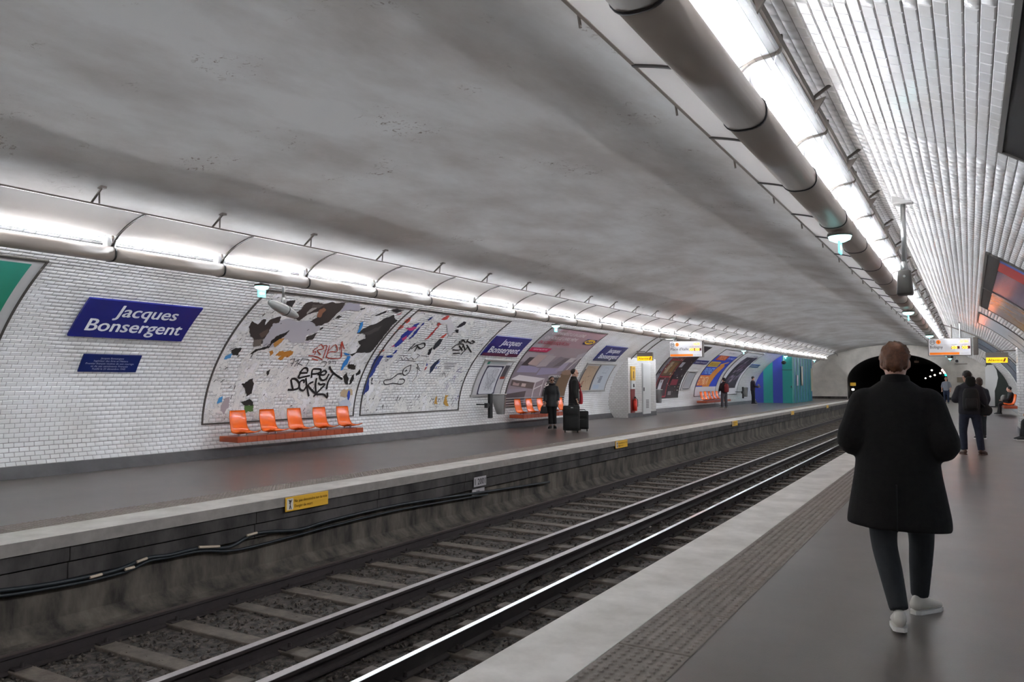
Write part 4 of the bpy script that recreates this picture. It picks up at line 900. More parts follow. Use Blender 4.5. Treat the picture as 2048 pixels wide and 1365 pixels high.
bench(-1, [42.1 + .76 * i for i in range(5)], XB, 'red ceramic bench beam under the farthest orange seats by the blue poster', lambda i: '%s orange seat from the left in the farthest row under the blue poster' % ordn(i), 'orange seats under the blue poster', 41.6, 46.6)
bench(1, [40.3 + .76 * i for i in range(4)], 1.72, 'red ceramic bench beam under the seats on the near platform wall', lambda i: '%s orange seat in the row on the near platform, by the seated passenger' % ordn(i), 'orange seats on the near platform', 39.9, 43.4)
b = MB()
for k in range(4):
    b.tube([surf(-1, s_of_z(.72 + .085 * k), 21.2, .05), surf(-1, s_of_z(.72 + .085 * k), 26.1, .05)], .012, 6)
tag(b.build('wall_rail', M_STEEL), 'four thin steel rails on the wall behind the middle row of seats', 'rail')

# ------------------------------------------------------------------ litter bag holders
M_BAG = bpy.data.materials.new('clear_bag'); M_BAG.use_nodes = True
M_BAG.node_tree.nodes['Principled BSDF'].inputs['Base Color'].default_value = (*lin('#8d8b88'), 1); M_BAG.node_tree.nodes['Principled BSDF'].inputs['Alpha'].default_value = .62; M_BAG.node_tree.nodes['Principled BSDF'].inputs['Roughness'].default_value = .2
def litter_bin(y, lab):
    x = -12.62; r = thing('litter_bin', lab, 'bin', (x, y, 0), 'litter bag holders')
    MB().cbox((x, y, .78), (.09, .16, .74), .012).build('post', M_BLACK, r); MB().cbox((x, y - .2, .80), (.10, .13, .15), .01).build('wall_bracket', M_BLACK, r); MB().cyl((x - .04, y, .82), (x - .5, y, .82), .02).build('wall_rod', M_BLACK, r); MB().cbox((x, y - .12, .80), (.07, .2, .06), .006).build('cross_arm', M_BLACK, r)
    b = MB(); b.tube([(x + .19 * math.cos(a), y + .48 + .36 * math.sin(a), 1.13) for a in np.linspace(0, 2 * math.pi, 21)], .014, 6, False); b.box((x, y + .1, 1.14), (.05, .12, .03)); b.build('hoop', M_STEEL, r)
    rg = []
    for t in np.linspace(0, 1, 9):
        z = 1.125 - .62 * t; k = 1 - .62 * t ** 1.6; rg.append([(x + .18 * (1 - .3 * t) * math.cos(a) * (1 + .06 * math.sin(5 * a + 4 * t)), y + .48 + .12 * t + .35 * k * math.sin(a), z) for a in np.linspace(0, 2 * math.pi, 24, endpoint=False)])
    MB().loft(rg, False).build('bag', M_BAG, r, smooth=True)
    b = MB(); [b.ell((x + random.uniform(-.05, .05), y + .6 + random.uniform(-.08, .08), .56 + .05 * k), (.06, .07, .045), 8, 5) for k in range(3)]; b.build('bag_contents', flat('#5a544e'), r)
litter_bin(20.08, 'black litter bag holder with a clear bag below the network map'); litter_bin(50.7, 'black litter bag holder beside the man reading'); litter_bin(34.35, 'litter bag holder partly hidden behind the white alarm niche')

# ------------------------------------------------------------------ alarm niches
M_NICHE = M_FART.copy(); M_NICHE.name = 'niche_tiles'
_n = M_NICHE.node_tree; _sx = [n for n in _n.nodes if n.type == 'SEPXYZ'][0]; _cb = [n for n in _n.nodes if n.type == 'COMBXYZ'][0]
_ad = _n.nodes.new('ShaderNodeMath'); _n.links.new(_sx.outputs['X'], _ad.inputs[0]); _n.links.new(_sx.outputs['Y'], _ad.inputs[1]); _n.links.new(_ad.outputs[0], _cb.inputs['X'])
def niche(side, y0, y1, lab, detail):
    xf = EX + side * 6.75
    sz = [s for s in np.linspace(s_of_z(0), s_of_z(2.6), 24)]
    prof = [(surf(side, s, 0)[0], surf(side, s, 0)[2]) for s in sz if abs(surf(side, s, 0)[0] - EX) > 6.72]
    zt = float(np.interp(-6.75, -PDX[41:], PZ[41:])); pts = [(xf, 0), (xf, zt)] + prof[::-1]
    r = thing('alarm_niche', lab, 'niche', (xf, (y0 + y1) / 2, 0))
    MB().poly([(x, y0, z) for x, z in pts], (0, y1 - y0, 0)).build('body', M_NICHE, r)
    s = -side
    MB().bb(min(xf, xf + s * .02), max(xf, xf + s * .02), y0 - .02, y1 + .02, 0, .19).build('plinth', M_GREYB, r)
    if detail:
        d = MB().cbox((xf + .03, 32.42, 1.21), (.07, .93, 2.22), .012).build('cabinet_door', M_WHITEC, r)
        for k in range(7): MB().bb(xf + .064, xf + .07, 32.28, 32.62, .36 + .055 * k, .385 + .055 * k).build('vent_slot', M_DARK, d)
        MB().cbox((xf + .075, 32.02, 1.18), (.03, .05, .16), .006).build('handle', M_DARK, d)
        p = MB().cbox((xf + .03, 30.85, 1.86), (.06, .44, .6), .01).build('call_panel', M_YELLOW, r); MB().bb(xf + .06, xf + .064, 30.80, 30.90, 1.65, 1.95).build('call_button', flat('#5d3a1c'), p); text_plane('lettering', 'SOS', flat('#4a3a18'), p, (xf + .062, 30.66, 2.03), (0, .38, 0), (0, 0, .1), .2, .8, 0, .6, .001)
        q = MB().cbox((xf + .03, 30.85, 1.38), (.05, .44, .36), .01).build('white_panel', M_WHITEC, r); MB().cyl((xf + .06, 30.85, 1.42), (xf + .06, 30.85, 1.28), .03, .045, 8).build('extinguisher_symbol', flat('#2a2524'), q)
        MB().bb(xf, xf + .03, 30.63, 31.07, .2, 1.2).build('red_panel', flat('#7d1f1a'), r)
        e = MB().cyl((xf + .12, 30.85, .28), (xf + .12, 30.85, .72), .085, n=16); e.cyl((xf + .12, 30.85, .72), (xf + .12, 30.85, .80), .085, .03, 16); e.build('extinguisher', mat('extinguisher_red', '#c8301e', .3), r, True); MB().cbox((xf + .12, 30.85, .84), (.06, .05, .08), .008).build('extinguisher_valve', M_BLACK, r)
        MB().tube([(xf + .13, 30.86, .84), (xf + .2, 30.95, .75), (xf + .2, 30.95, .45)], .012, 6).build('extinguisher_hose', M_BLACK, r)
    return r, xf
niche(-1, 30.4, 33.7, 'white tiled alarm niche with a white cabinet, standing proud of the opposite wall', True)
niche(1, 26.55, 27.6, 'white tiled alarm niche at the right picture edge on the near platform', False)
M_ALGL = mat('alarm_glow', '#e6b21e', .4, emit='#e0a614', estr=.35)
def alarm_sign(x0, x1, y, z0, z1, lab, wallx):
    r = thing('alarm_sign', lab, 'sign', ((x0 + x1) / 2, y, z0), 'lit alarm signs')
    MB().cbox(((x0 + x1) / 2, y + .06, (z0 + z1) / 2 + .03), (x1 - x0, .13, z1 - z0 + .06), .012).build('casing', M_GALV, r)
    h = (z1 - z0) * .62; MB().cbox(((x0 + x1) / 2, y - .012, z0 + h / 2), (x1 - x0 - .03, .02, h), .006).build('lit_face', M_ALGL, r)
    text_plane('lettering', 'Alarme', flat('#5c4310'), r, (x0, y - .022, z0), (x1 - x0, 0, 0), (0, 0, h), .10, .76, .28, .48, .002, .01)
    MB().poly([(x1 - .14, y - .026, z0 + h * .2), (x1 - .09, y - .026, z0 + h * .2), (x1 - .05, y - .026, z0 + h * .85), (x1 - .10, y - .026, z0 + h * .85)], (0, .002, 0)).build('slash', flat('#8a3a18'), r)
    MB().tube([((x0 + x1) / 2, y + .06, z1 + .03), ((x0 + x1) / 2, y + .06, z1 + .1), (wallx, y + .06, z1 + .12)], .018, 6).build('arm', M_GALV, r)
alarm_sign(-11.98, -11.30, 30.6, 2.385, 2.67, 'yellow lit alarm sign projecting from the opposite alarm niche', -12.2)
alarm_sign(.43, 1.02, 28.0, 2.10, 2.36, 'yellow lit alarm sign over the near platform, at the right', 1.5)
def conduit(side, y, za, zb, lab, dy=0):
    b = MB(); ss = np.linspace(s_of_z(za), s_of_z(zb), 20); b.tube([surf(side, s, y + dy * i / 19, .04) for i, s in enumerate(ss)], .022, 8); tag(b.build('conduit', M_GALV, smooth=True), lab, 'pipe', 'wall conduits')
conduit(-1, 30.75, 2.2, 3.5, 'left grey conduit running down the vault to the opposite alarm sign'); conduit(-1, 31.65, 2.75, 3.5, 'right grey conduit running down the vault to the opposite alarm sign'); conduit(1, 33.3, 2.2, 3.8, 'long grey conduit arching down the near platform vault behind the Bobigny board', 1.5)

# ------------------------------------------------------------------ train indicator boards
M_BOARD = mat('board_face', '#c4c3c6', .4, emit='#c4c3c6', estr=.12)
M_LED = mat('led_amber', '#ffd27a', .5, emit='#ffb72e', estr=2.0); M_LEDR = mat('led_window', '#5d1512', .3)
M_ORG = mat('board_orange', '#ee7a1a', .45, emit='#ee7a1a', estr=.15)
def board(x0, x1, y, z0, z1, dest, t1, t2, lab, poles):
    w, h = x1 - x0, z1 - z0; r = thing('train_indicator', lab, 'sign', ((x0 + x1) / 2, y, z0), 'train indicator boards')
    MB().cbox(((x0 + x1) / 2, y + .12, (z0 + z1) / 2), (w + .05, .2, h + .03), .015).build('casing', M_GALV, r)
    MB().cbox(((x0 + x1) / 2, y, (z0 + z1) / 2), (w, .04, h), .006).build('face', M_BOARD, r)
    o = (x0, y - .02, z0); ex, ey = (w, 0, 0), (0, 0, h); D = flat('#3c3a40')
    P = lambda u, v, d=.004: (x0 + u * w, y - .02 - d, z0 + v * h)
    MB().poly([P(.02, .03), (P(.73, .03)), P(.73, .17), P(.02, .17)], (0, .003, 0)).build('line_colour_bar', M_ORG, r)
    text_plane('lettering', dest, D, r, o, ex, ey, .03, .34 if len(dest) < 9 else .60, .42, .17, .004, .008)
    c1 = [P(.09 + .06 * math.cos(a) , .80 + .06 * w / h * math.sin(a)) for a in np.linspace(0, 2 * math.pi, 25)]; MB().tube(c1, .007, 5, False).build('metro_ring', D, r); text_plane('lettering', 'M', D, r, o, ex, ey, .055, .125, .745, .12, .004, .006)
    MB().poly([P(.235 + .058 * math.cos(a), .80 + .058 * w / h * math.sin(a)) for a in np.linspace(0, 2 * math.pi, 24, endpoint=False)], (0, .003, 0)).build('line_disc', M_ORG, r); text_plane('lettering', '5', flat('#5a2a12'), r, o, ex, ey, .215, .258, .735, .14, .008, .012)
    MB().poly([P(.0, .615, .002), P(1, .615, .002), P(1, .622, .002), P(.0, .622, .002)], (0, .001, 0)).build('divider', flat('#8f8d92'), r)
    text_plane('lettering', '12:40', M_LED, r, o, ex, ey, .76, .94, .76, .12, .005, .018)
    for u, t in ((.54 if len(dest) < 9 else .62, t1), (.79, t2)):
        MB().poly([P(u, .38, .003), P(u + .20, .38, .003), P(u + .20, .54, .003), P(u, .54, .003)], (0, .002, 0)).build('led_window', M_LEDR, r)
        text_plane('lettering', t, M_LED, r, o, ex, ey, u + .01, u + .14, .395, .13, .007, .02); text_plane('lettering', '1er train' if u < .7 else '2e train', flat('#6b686e'), r, o, ex, ey, u + .01, u + .13, .62, .035, .004)
    text_plane('lettering', 'temps d\'attente', flat('#77747a'), r, o, ex, ey, .76, .95, .10, .03, .004)
    for px in poles:
        zt = float(np.interp(-abs(px - EX), -PDX[41:], PZ[41:]))
        if px < -9: MB().tube([(px, y + .12, z1), (px, y + .12, 3.16), (-10.43, y + .12, 3.16), (-10.43, y + .12, 3.232)], .02, 8).build('pole', M_STEEL, r)
        else: MB().cyl((px, y + .12, z1), (px, y + .12, zt), .022).build('pole', M_STEEL, r); MB().cyl((px, y + .12, zt - .04), (px, y + .12, zt), .03, .07).build('pole_flange', M_STEEL, r)
board(-1.18, .05, 30.0, 2.41, 2.97, 'Bobigny', '03', '05', 'white train indicator board reading Bobigny over the near platform', (-.25,))
board(-10.0, -8.74, 29.0, 2.47, 3.06, 'Place d\'Italie', '00', '00', 'white train indicator board reading Place d\'Italie over the opposite platform', (-9.9,))
b = MB().cbox((.20, 31.2, 2.75), (.16, .12, .62), .02); tag(b.build('side_panel', M_GALV), 'narrow dark panel hanging just right of the Bobigny board', 'panel')
def cctv(x, y, z, lab, d=-1):
    r = thing('security_camera', lab, 'camera', (x, y, z), 'security cameras'); MB().cbox((x, y, z), (.12, .26, .12), .02).build('housing', M_WHITEC, r); MB().cyl((x, y + d * .12, z), (x, y + d * .18, z), .045, .05).build('lens_hood', M_BLACK, r); MB().cyl((x, y, z + .05), (x, y, z + .16), .018).build('mount', M_WHITEC, r)
cctv(-.56, 33.5, 2.44, 'left white security camera under the Bobigny board'); cctv(-.40, 33.2, 2.28, 'right white security camera under the Bobigny board')
b = MB(); b.cyl((-.56, 33.5, 2.6), (-.56, 33.5, 3.7), .02); tag(b.build('camera_pole', M_GALV), 'thin pole above the security cameras, behind the Bobigny board', 'pole')

# ------------------------------------------------------------------ loudspeakers
M_SPK = mat('speaker_grey', '#b3b2b0', .35, metal=.3); M_SPKD = mat('speaker_dark', '#45413d', .45)
def speaker(x, y, zt, z0, lab, tilt, lat):
    r = thing('loudspeaker', lab, 'loudspeaker', (x, y, z0), 'loudspeakers on poles')
    MB().cyl((x, y, z0 + .09), (x, y, zt), .024).build('pole', M_STEEL, r, True); MB().cyl((x, y, z0 + .05), (x, y, z0 + .20), .055, .03).build('collar', M_STEEL, r, True)
    MB().cbox((x, y, zt - .05), (.17, .2, .10), .02).build('ceiling_mount', M_WHITEC, r)
    R = Matrix.Rotation(tilt, 3, 'X')
    keys = [(-.36, .02, .02, .0), (-.33, .055, .05, .0), (-.2, .095, .085, -.005), (0, .12, .10, -.012), (.18, .115, .085, -.02), (.30, .095, .055, -.028), (.34, .07, .03, -.03)]
    rg = [[Vector((x, y, z0)) + R @ Vector((a * math.cos(t), d, c + b_ * math.sin(t))) for t in np.linspace(0, 2 * math.pi, 20, endpoint=False)] for d, a, b_, c in keys]
    MB().loft(rg).build('horn', lat, r, True)
    rg = [[Vector((x, y, z0)) + R @ Vector((a * 1.02 * math.cos(t), d, c + b_ * 1.02 * math.sin(t))) for t in np.linspace(0, 2 * math.pi, 20, endpoint=False)] for d, a, b_, c in [(.05, .121, .1, -.013), (.065, .121, .099, -.014)]]
    MB().loft(rg).build('seam', M_DARK, r); MB().cyl(Vector((x, y, z0)) + R @ Vector((0, -.3, .02)), Vector((x, y, z0)) + R @ Vector((0, -.3, .07)), .02).build('bolt', M_DARK, r)
speaker(-10.72, 9.98, 3.56, 2.86, 'pale grey loudspeaker on a pole in front of the first torn poster', -.28, M_SPK)
r = thing('loudspeaker', 'dark grey box loudspeaker hanging on a long steel pole beside the near light row', 'loudspeaker', (-.63, 10.16, 2.56), 'loudspeakers on poles')
x, y = -.63, 10.16
MB().cyl((x, y, 2.86), (x, y, 3.70), .028).build('pole', M_STEEL, r, True); MB().cyl((x, y, 2.82), (x, y, 2.95), .05, .03).build('collar', M_STEEL, r, True)
MB().cbox((x, y, 3.70), (.24, .16, .13), .02).build('ceiling_mount', M_WHITEC, r); MB().tube([(x - .12, y, 3.75), (x - .38, y, 3.83)], .012, 6).build('mount_arm', M_STEEL, r)
def sq(w, d, z, dy=0, k=.35):
    return [(x + w * math.copysign(abs(math.cos(t)) ** k, math.cos(t)), y + dy + d * math.copysign(abs(math.sin(t)) ** k, math.sin(t)), z) for t in np.linspace(0, 2 * math.pi, 32, endpoint=False)]
MB().loft([sq(.05, .05, 2.85), sq(.068, .075, 2.835), sq(.078, .10, 2.72, .01), sq(.088, .13, 2.58, .02), sq(.08, .12, 2.56, .02)]).build('horn', M_SPKD, r, True); MB().cyl((x, y - .085, 2.77), (x, y - .10, 2.77), .014).build('bolt', M_STEEL, r)
r = thing('dome_speaker', 'small dark dome hanging in front of the striped kiosk', 'loudspeaker', (-11.0, 55.4, 2.75)); MB().ell((-11.0, 55.4, 2.80), (.16, .16, .13)).build('dome', M_BLACK, r, True); MB().cyl((-11.0, 55.4, 2.9), (-11.0, 55.4, 3.42), .02).build('stem', M_STEEL, r)

# ------------------------------------------------------------------ striped kiosk at the far end of the opposite platform
BLU, TEA = mat('kiosk_blue', '#3d4cb0', .4), mat('kiosk_teal', '#2f9a94', .4)
k_ = thing('striped_kiosk', 'kiosk with broad blue and teal stripes at the far end of the opposite platform', 'kiosk', (-11.8, 60, 0))
xs = [-13.12, -12.52, -11.87, -11.22, -10.57]
for i in range(4):
    x0, x1 = xs[i], xs[i + 1]; zz = lambda xx: float(np.interp(-abs(xx - EX), -PDX[41:], PZ[41:])) if abs(xx - EX) < 7.64 else .7
    top = [(xx, 56.0, min(max(.02, zz(xx) - .03), 3.2 if xx > -10.9 else 9)) for xx in np.linspace(x1, x0, 8)]
    lowp = [(surf(-1, q, 0)[0] + .03, 56.0, surf(-1, q, 0)[2]) for q in np.linspace(0.01, s_of_z(.75), 8)] if i == 0 else []
    if i == 0: top = [p for p in top if p[2] > .8]; lowp = lowp[::-1]
    MB().poly(([(x1, 56, 0)] if i == 0 else [(x0, 56, 0), (x1, 56, 0)]) + top + lowp, (0, .05, 0)).build('stripe_panel', BLU if i % 2 == 0 else TEA, k_)
MB().bb(-11.25, -10.58, 55.985, 55.999, 2.28, 2.31).build('door_gap', M_DARK, k_); MB().bb(-10.66, -10.62, 55.96, 56.0, 1.05, 1.2).build('door_handle', M_DARK, k_)
zt = float(np.interp(-abs(-10.57 - EX), -PDX[41:], PZ[41:])) - .02; zt = min(zt, 3.2); nw = 14
for i in range(nw):
    ya, yb = 56.05 + 7.7 * i / nw, 56.05 + 7.7 * (i + 1) / nw; pts = [(ya + (yb - ya) * t, -10.57 + .07 * math.sin(math.pi * t) * (1 if i % 2 == 0 else -1)) for t in np.linspace(0, 1, 7)]
    b = MB(); b.add([(xx, yy, 0) for yy, xx in pts] + [(xx, yy, zt) for yy, xx in pts], [(j, j + 1, j + 8, j + 7) for j in range(6)]); b.build('corrugated_panel', mat('kiosk_steel_blue', '#2f6690', .4) if i % 2 else mat('kiosk_steel_teal', '#1f7875', .4), k_, True)
for (y_, z0, z1, c) in ((57.2, 1.2, 1.95, '#b6b3c4'), (59.0, 1.2, 2.6, '#cfc9b6'), (62.9, .75, 2.5, '#b5a893')): MB().bb(-10.5, -10.49, y_, y_ + .55 if c != '#b5a893' else y_ + .8, z0, z1).build('notice', flat(c), k_)

# ------------------------------------------------------------------ warning plates and number plates on the platform edge
def warn(y, lab, full):
    r = thing('warning_plate', lab, 'sign', (XL_E + .02, y, -.21), 'yellow warning plates on the opposite platform edge'); x = XL_E + .02
    MB().cbox((x, y, -.105), (.012, .80, .19), .004).build('plate', M_YELLOW, r)
    MB().bb(x + .0065, x + .008, y - .375, y - .265, -.18, -.03).build('pictogram_field', flat('#cfc8bd'), r)
    b = MB(); X_ = x + .009
    for a in ([(y - .345, -.045), (y - .325, -.075), (y - .32, -.115), (y - .33, -.17)], [(y - .29, -.05), (y - .315, -.08), (y - .32, -.115), (y - .30, -.17)], [(y - .34, -.09), (y - .30, -.075)]):
        b.tube([(X_, p[0], p[1]) for p in a], .006, 5)
    b.ell((X_, y - .32, -.06), (.004, .012, .012), 8, 5); b.build('pictogram', flat('#3c2f2a'), r)
    if full:
        c = flat('#7a4d12'); text_plane('lettering', 'Ne pas descendre sur la voie', c, r, (x + .0065, y - .4, -.2), (0, .8, 0), (0, 0, .19), .20, .97, .58, .20, .001, .012); text_plane('lettering', 'Danger de mort', c, r, (x + .0065, y - .4, -.2), (0, .8, 0), (0, 0, .19), .20, .62, .22, .20, .001, .012)
for i, y in enumerate((7.84, 19.03, 30.4, 41.75, 53.1)): warn(y, '%s yellow warning plate from the left on the opposite platform edge' % ordn(i), i < 3)
r = thing('number_plate', 'small white number plate on the dark wall below the opposite platform', 'sign', (XL_E - .03, 12.28, -.42))
MB().cbox((XL_E - .03, 12.29, -.33), (.012, .42, .18), .004).build('plate', flat('#a29c9d'), r); text_plane('lettering', '1 2001', flat('#2a2525'), r, (XL_E - .024, 12.08, -.42), (0, .42, 0), (0, 0, .18), .08, .92, .2, .6, .001, .02)
r = thing('number_plate', 'narrow white plate directly below the number plate', 'sign', (XL_E - .05, 12.28, -.56)); MB().cbox((XL_E - .055, 12.27, -.52), (.012, .42, .11), .004).build('plate', flat('#a29c9d'), r); text_plane('lettering', 'RM', flat('#4a4444'), r, (XL_E - .049, 12.06, -.575), (0, .42, 0), (0, 0, .11), .34, .58, .25, .5, .001, .02)
# cables sagging along that wall
c4 = crop(0, 900, 2.935); c5_ = crop(500, 900, 2.935)
def cable(pts, rad, lab, m):
    P = [tuple(onx(*p, XL_E - .02)) for p in pts]; P = [(XL_E, Y0 + .1, P[0][2] - .02), (XL_E, (Y0 + P[0][1]) / 2, P[0][2])] + P; P = [(XL_E - .055 + rad, p[1], p[2]) for p in refine(P, 4)]
    tag(MB().tube(P, rad, 7).build('cable', m, smooth=True), lab, 'cable', 'cables on the wall below the opposite platform')
M_CAB = mat('cable_dark', '#1c2226', .45)
cable([c4(-900, 905), c4(-300, 850), c4(0, 830), c4(300, 790), c4(530, 745), c4(700, 705), c4(860, 640), c4(1000, 620), c4(1170, 580), c4(1350, 572), c4(1510, 492), c4(1761, 470), c5_(480, 415), c5_(900, 320), c5_(1400, 245), c5_(1761, 190)], .022, 'upper dark cable sagging along the wall below the opposite platform', M_CAB)
cable([c4(-900, 935), c4(-300, 880), c4(0, 862), c4(300, 815), c4(560, 765), c4(760, 712), c4(880, 655), c4(1010, 632), c4(1190, 596), c4(1400, 590), c4(1761, 500), c5_(480, 450), c5_(900, 350), c5_(1400, 262)], .017, 'lower dark cable sagging along the wall below the opposite platform', M_CAB)
for i, (a, b_) in enumerate((((530, 752), (600, 732)), ((735, 705), (790, 690)), ((805, 660), (865, 638)), ((1170, 573), (1290, 568)), ((1450, 505), (1510, 488)))):
    p, q = onx(*c4(*a), XL_E), onx(*c4(*b_), XL_E); tag(MB().tube([(XL_E - .005, p[1], p[2]), (XL_E - .005, q[1], q[2])], .016, 6).build('cable_sleeve', flat('#b9a793')), '%s pale cable sleeve from the left on the sagging dark cables' % ordn(i), 'cable sleeve', 'cable sleeves')

# ------------------------------------------------------------------ far right end: white fin, dark panel, boxes on the end wall
f7 = crop(1930, 700, 6.82)
pts = [ony(*f7(a, c), 53.6) for a, c in [(280, 785), (410, 785), (405, 560), (430, 490), (450, 380), (430, 280), (385, 205), (300, 210), (275, 250)]]
for p in pts[:2]: p[2] = 0
r = thing('wall_fin', 'white curved partition fin at the far end of the near platform', 'partition', (1.0, 53.6, 0)); MB().poly([tuple(p) for p in pts], (0, .25, 0)).build('fin', M_WHITEC, r); MB().bb(.72, 1.25, 53.57, 53.6, 0, .06).build('fin_plinth', M_BLACK, r)
ss = np.linspace(s_of_z(.05), s_of_z(3.0), 16)
pts = [(.85, 55.0, 0), (1.85, 55.0, 0)] + [(surf(1, s, 0)[0] - .02, 55.0, surf(1, s, 0)[2]) for s in ss] + [(.85, 55.0, 2.75)]
r = thing('dark_partition', 'dark green-grey partition behind the seated passenger', 'partition', (1.3, 55, 0)); MB().poly(pts, (0, .08, 0)).build('panel', mat('dark_green', '#2c322e', .5), r)
tag(MB().cbox((-.62, Y1 - .08, 1.62), (.55, .16, .42), .02).build('wall_box', mat('beige_box', '#8f8270', .5)), 'beige box mounted on the end wall beyond the near platform', 'box')
tag(MB().cbox((-.05, Y1 - .03, 1.85), (.5, .05, .5), .01).build('wall_plate', flat('#b3aca2')), 'pale square plate on the end wall beside the beige box', 'plate')
tag(MB().cbox((-.6, Y1 - .05, 2.9), (.9, .08, .08), .01).build('wall_ledge', flat('#8c8479')), 'short grey ledge high on the end wall', 'ledge')
# tunnel: lamps, signal, yellow board
def lampdot(px, y, rad, m, nm, lab, cat, grp):
    p = ony(*px, y); r = thing(nm, lab, cat, tuple(p), grp); MB().ell(p, (rad, rad, rad), 10, 6).build('bulb', m, r); MB().cbox((p[0] + rad * 1.2, p[1] + .1, p[2]), (rad * 1.5, .2, rad * 2.2), .01).build('housing', M_BLACK, r)
M_LW = mat('tunnel_lamp_white', '#ffffff', .5, emit='#fff6ea', estr=2.2); M_LG = mat('signal_green', '#20d0b0', .5, emit='#18d8b8', estr=2.5); M_LR = mat('signal_red', '#ff6050', .5, emit='#ffb0a4', estr=2.5)
for i, (px, y) in enumerate([((1851, 757), 118), ((1860.6, 753.5), 108), ((1869.5, 750.6), 99), ((1880.5, 747), 90), ((1863.6, 741), 96)]): lampdot(px, y, .09, M_LW, 'tunnel_lamp', '%s small white lamp from the left inside the dark tunnel' % ordn(i), 'lamp', 'tunnel lamps')
p = ony(1889, 746, 82); sgn = thing('signal_light', 'railway signal with white, red and green lights in the tunnel mouth', 'signal', tuple(p))
for (px, m, nm) in (((1885, 741), M_LR, 'upper_light'), ((1889, 745.5), M_LR, 'middle_light'), ((1892, 750), M_LG, 'green_light')): q = ony(*px, 82); MB().ell(q, (.11, .06, .11), 12, 8).build(nm, m, sgn)
MB().cbox((p[0] + .02, 82.12, p[2]), (.5, .15, .75), .03).build('housing', M_BLACK, sgn)
p = ony(1706, 769, 73.5); r = thing('tunnel_board', 'small yellow board at the left side of the tunnel mouth', 'sign', tuple(p)); MB().cbox(p, (.45, .03, .28), .01).build('board', mat('tunnel_yellow', '#a8842a', .5, emit='#a8842a', estr=.12), r); MB().cyl((p[0], p[1] + .02, -.9), (p[0], p[1] + .02, p[2]), .025).build('post', M_BLACK, r)
p = ony(1706, 779.5, 73.4); r = thing('marker_lamp', 'white marker lamp below the yellow tunnel board', 'lamp', tuple(p)); MB().cbox(p, (.22, .08, .14), .03).build('lamp', M_LW, r); MB().tube([(p[0], p[1], p[2]), (p[0] - .05, p[1], p[2] - .4), (p[0], p[1], -.9)], .02, 6).build('stand', M_STEEL, r)
p = ony(1833, 724, 74.5); r = thing('tunnel_marker', 'small dim orange marker hanging under the tunnel arch', 'sign', tuple(p)); MB().cbox(p, (.35, .06, .18), .01).build('box', flat('#6a4a35'), r); MB().cyl(tuple(p), (p[0], p[1], 3.75), .02).build('hanger', M_BLACK, r)

# ================================================================== PEOPLE
def uni(name, mb, voxel, m, parent, smooth=4):
    o_ = wloc(parent); me = emptymesh(name, [(p[0] - o_.x, p[1] - o_.y, p[2] - o_.z) for p in mb.v], mb.f); o = bpy.data.objects.new(name, me); link(o, parent)
    rm = o.modifiers.new('r', 'REMESH'); rm.mode = 'VOXEL'; rm.voxel_size = voxel; rm.use_smooth_shade = True
    sm = o.modifiers.new('s', 'SMOOTH'); sm.iterations = smooth; sm.factor = .5
    dg = bpy.context.evaluated_depsgraph_get(); nm = bpy.data.meshes.new_from_object(o.evaluated_get(dg)); o.modifiers.clear(); o.data = nm; nm.materials.clear(); nm.materials.append(m); bpy.data.meshes.remove(me); nm.name = name
    return smooth_obj(o)
SKIN = mat('skin', '#c79a85', .55); SKIND = mat('skin_tanned', '#a57c66', .55)
class Fig:
    def __init__(s, label, loc, yaw, H, voxel=.012):
        s.k = H / 1.75; s.R = Matrix.Rotation(yaw, 3, 'Z'); s.loc = Vector(loc); s.vx = voxel
        s.root = thing('person', label, 'person', loc, None)
    def T(s, p): return s.R @ (Vector(p) * s.k) + s.loc
    def tr(s, mb): mb.v = [tuple(s.T(p)) for p in mb.v]; return mb
    def uni(s, name, mb, m, vx=None, smooth=4): return uni(name, s.tr(mb), (vx or s.vx), m, s.root, smooth)
    def part(s, name, mb, m, smooth=True, parent=None): return s.tr(mb).build(name, m, parent or s.root, smooth)
def rloft(mb, keys, n=22, k=3, pw=1.0):
    K = [np.array(q, float) for q in keys]; out = []
    for i in range(len(K) - 1):
        a, b, c, d = K[max(i - 1, 0)], K[i], K[i + 1], K[min(i + 2, len(K) - 1)]
        for j in range(k):
            t = j / k; out.append(.5 * (2 * b + (c - a) * t + (2 * a - 5 * b + 4 * c - d) * t * t + (3 * b - a - 3 * c + d) * t ** 3))
    out.append(K[-1]); rg = []
    for z, cx, cy, rx, ry in out:
        rg.append([(cx + rx * math.copysign(abs(math.cos(t)) ** pw, math.cos(t)), cy + ry * math.copysign(abs(math.sin(t)) ** pw, math.sin(t)), z) for t in np.linspace(0, 2 * math.pi, n, endpoint=False)])
    mb.loft(rg); return mb
def limb(mb, pts, rad, n=12):
    P = refine([tuple(p) + (r,) for p, r in zip(pts, rad)], 4); mb.tube([p[:3] for p in P], [max(p[3], .004) for p in P], n); return mb
def hand(mb, w, d, a, curl=.6):
    w, d, a = Vector(w), Vector(d).normalized(), Vector(a).normalized(); a = (a - d * a.dot(d)).normalized(); n = d.cross(a)
    R = Matrix((a, n, d)).transposed(); mb.ell(w + d * .048, (.040, .016, .056), 12, 8, R)
    for i, (o, L) in enumerate(((.030, .072), (.010, .080), (-.010, .075), (-.029, .060))):
        p0 = w + d * .085 + a * o; p1 = p0 + d * L * .45 + n * L * .15 * curl; p2 = p1 + d * L * .30 * (1 - curl * .6) + n * L * .35 * curl; p3 = p2 + d * L * .22 * (1 - curl) + n * L * .25 * curl
        mb.tube([p0 - d * .03, p0, p1, p2, p3], [.010, .0095, .009, .0085, .006], 8)
    t0 = w + d * .03 + a * .032; mb.tube([t0, t0 + d * .03 + a * .022 + n * .01, t0 + d * .06 + a * .024 + n * .02], [.013, .011, .007], 8)
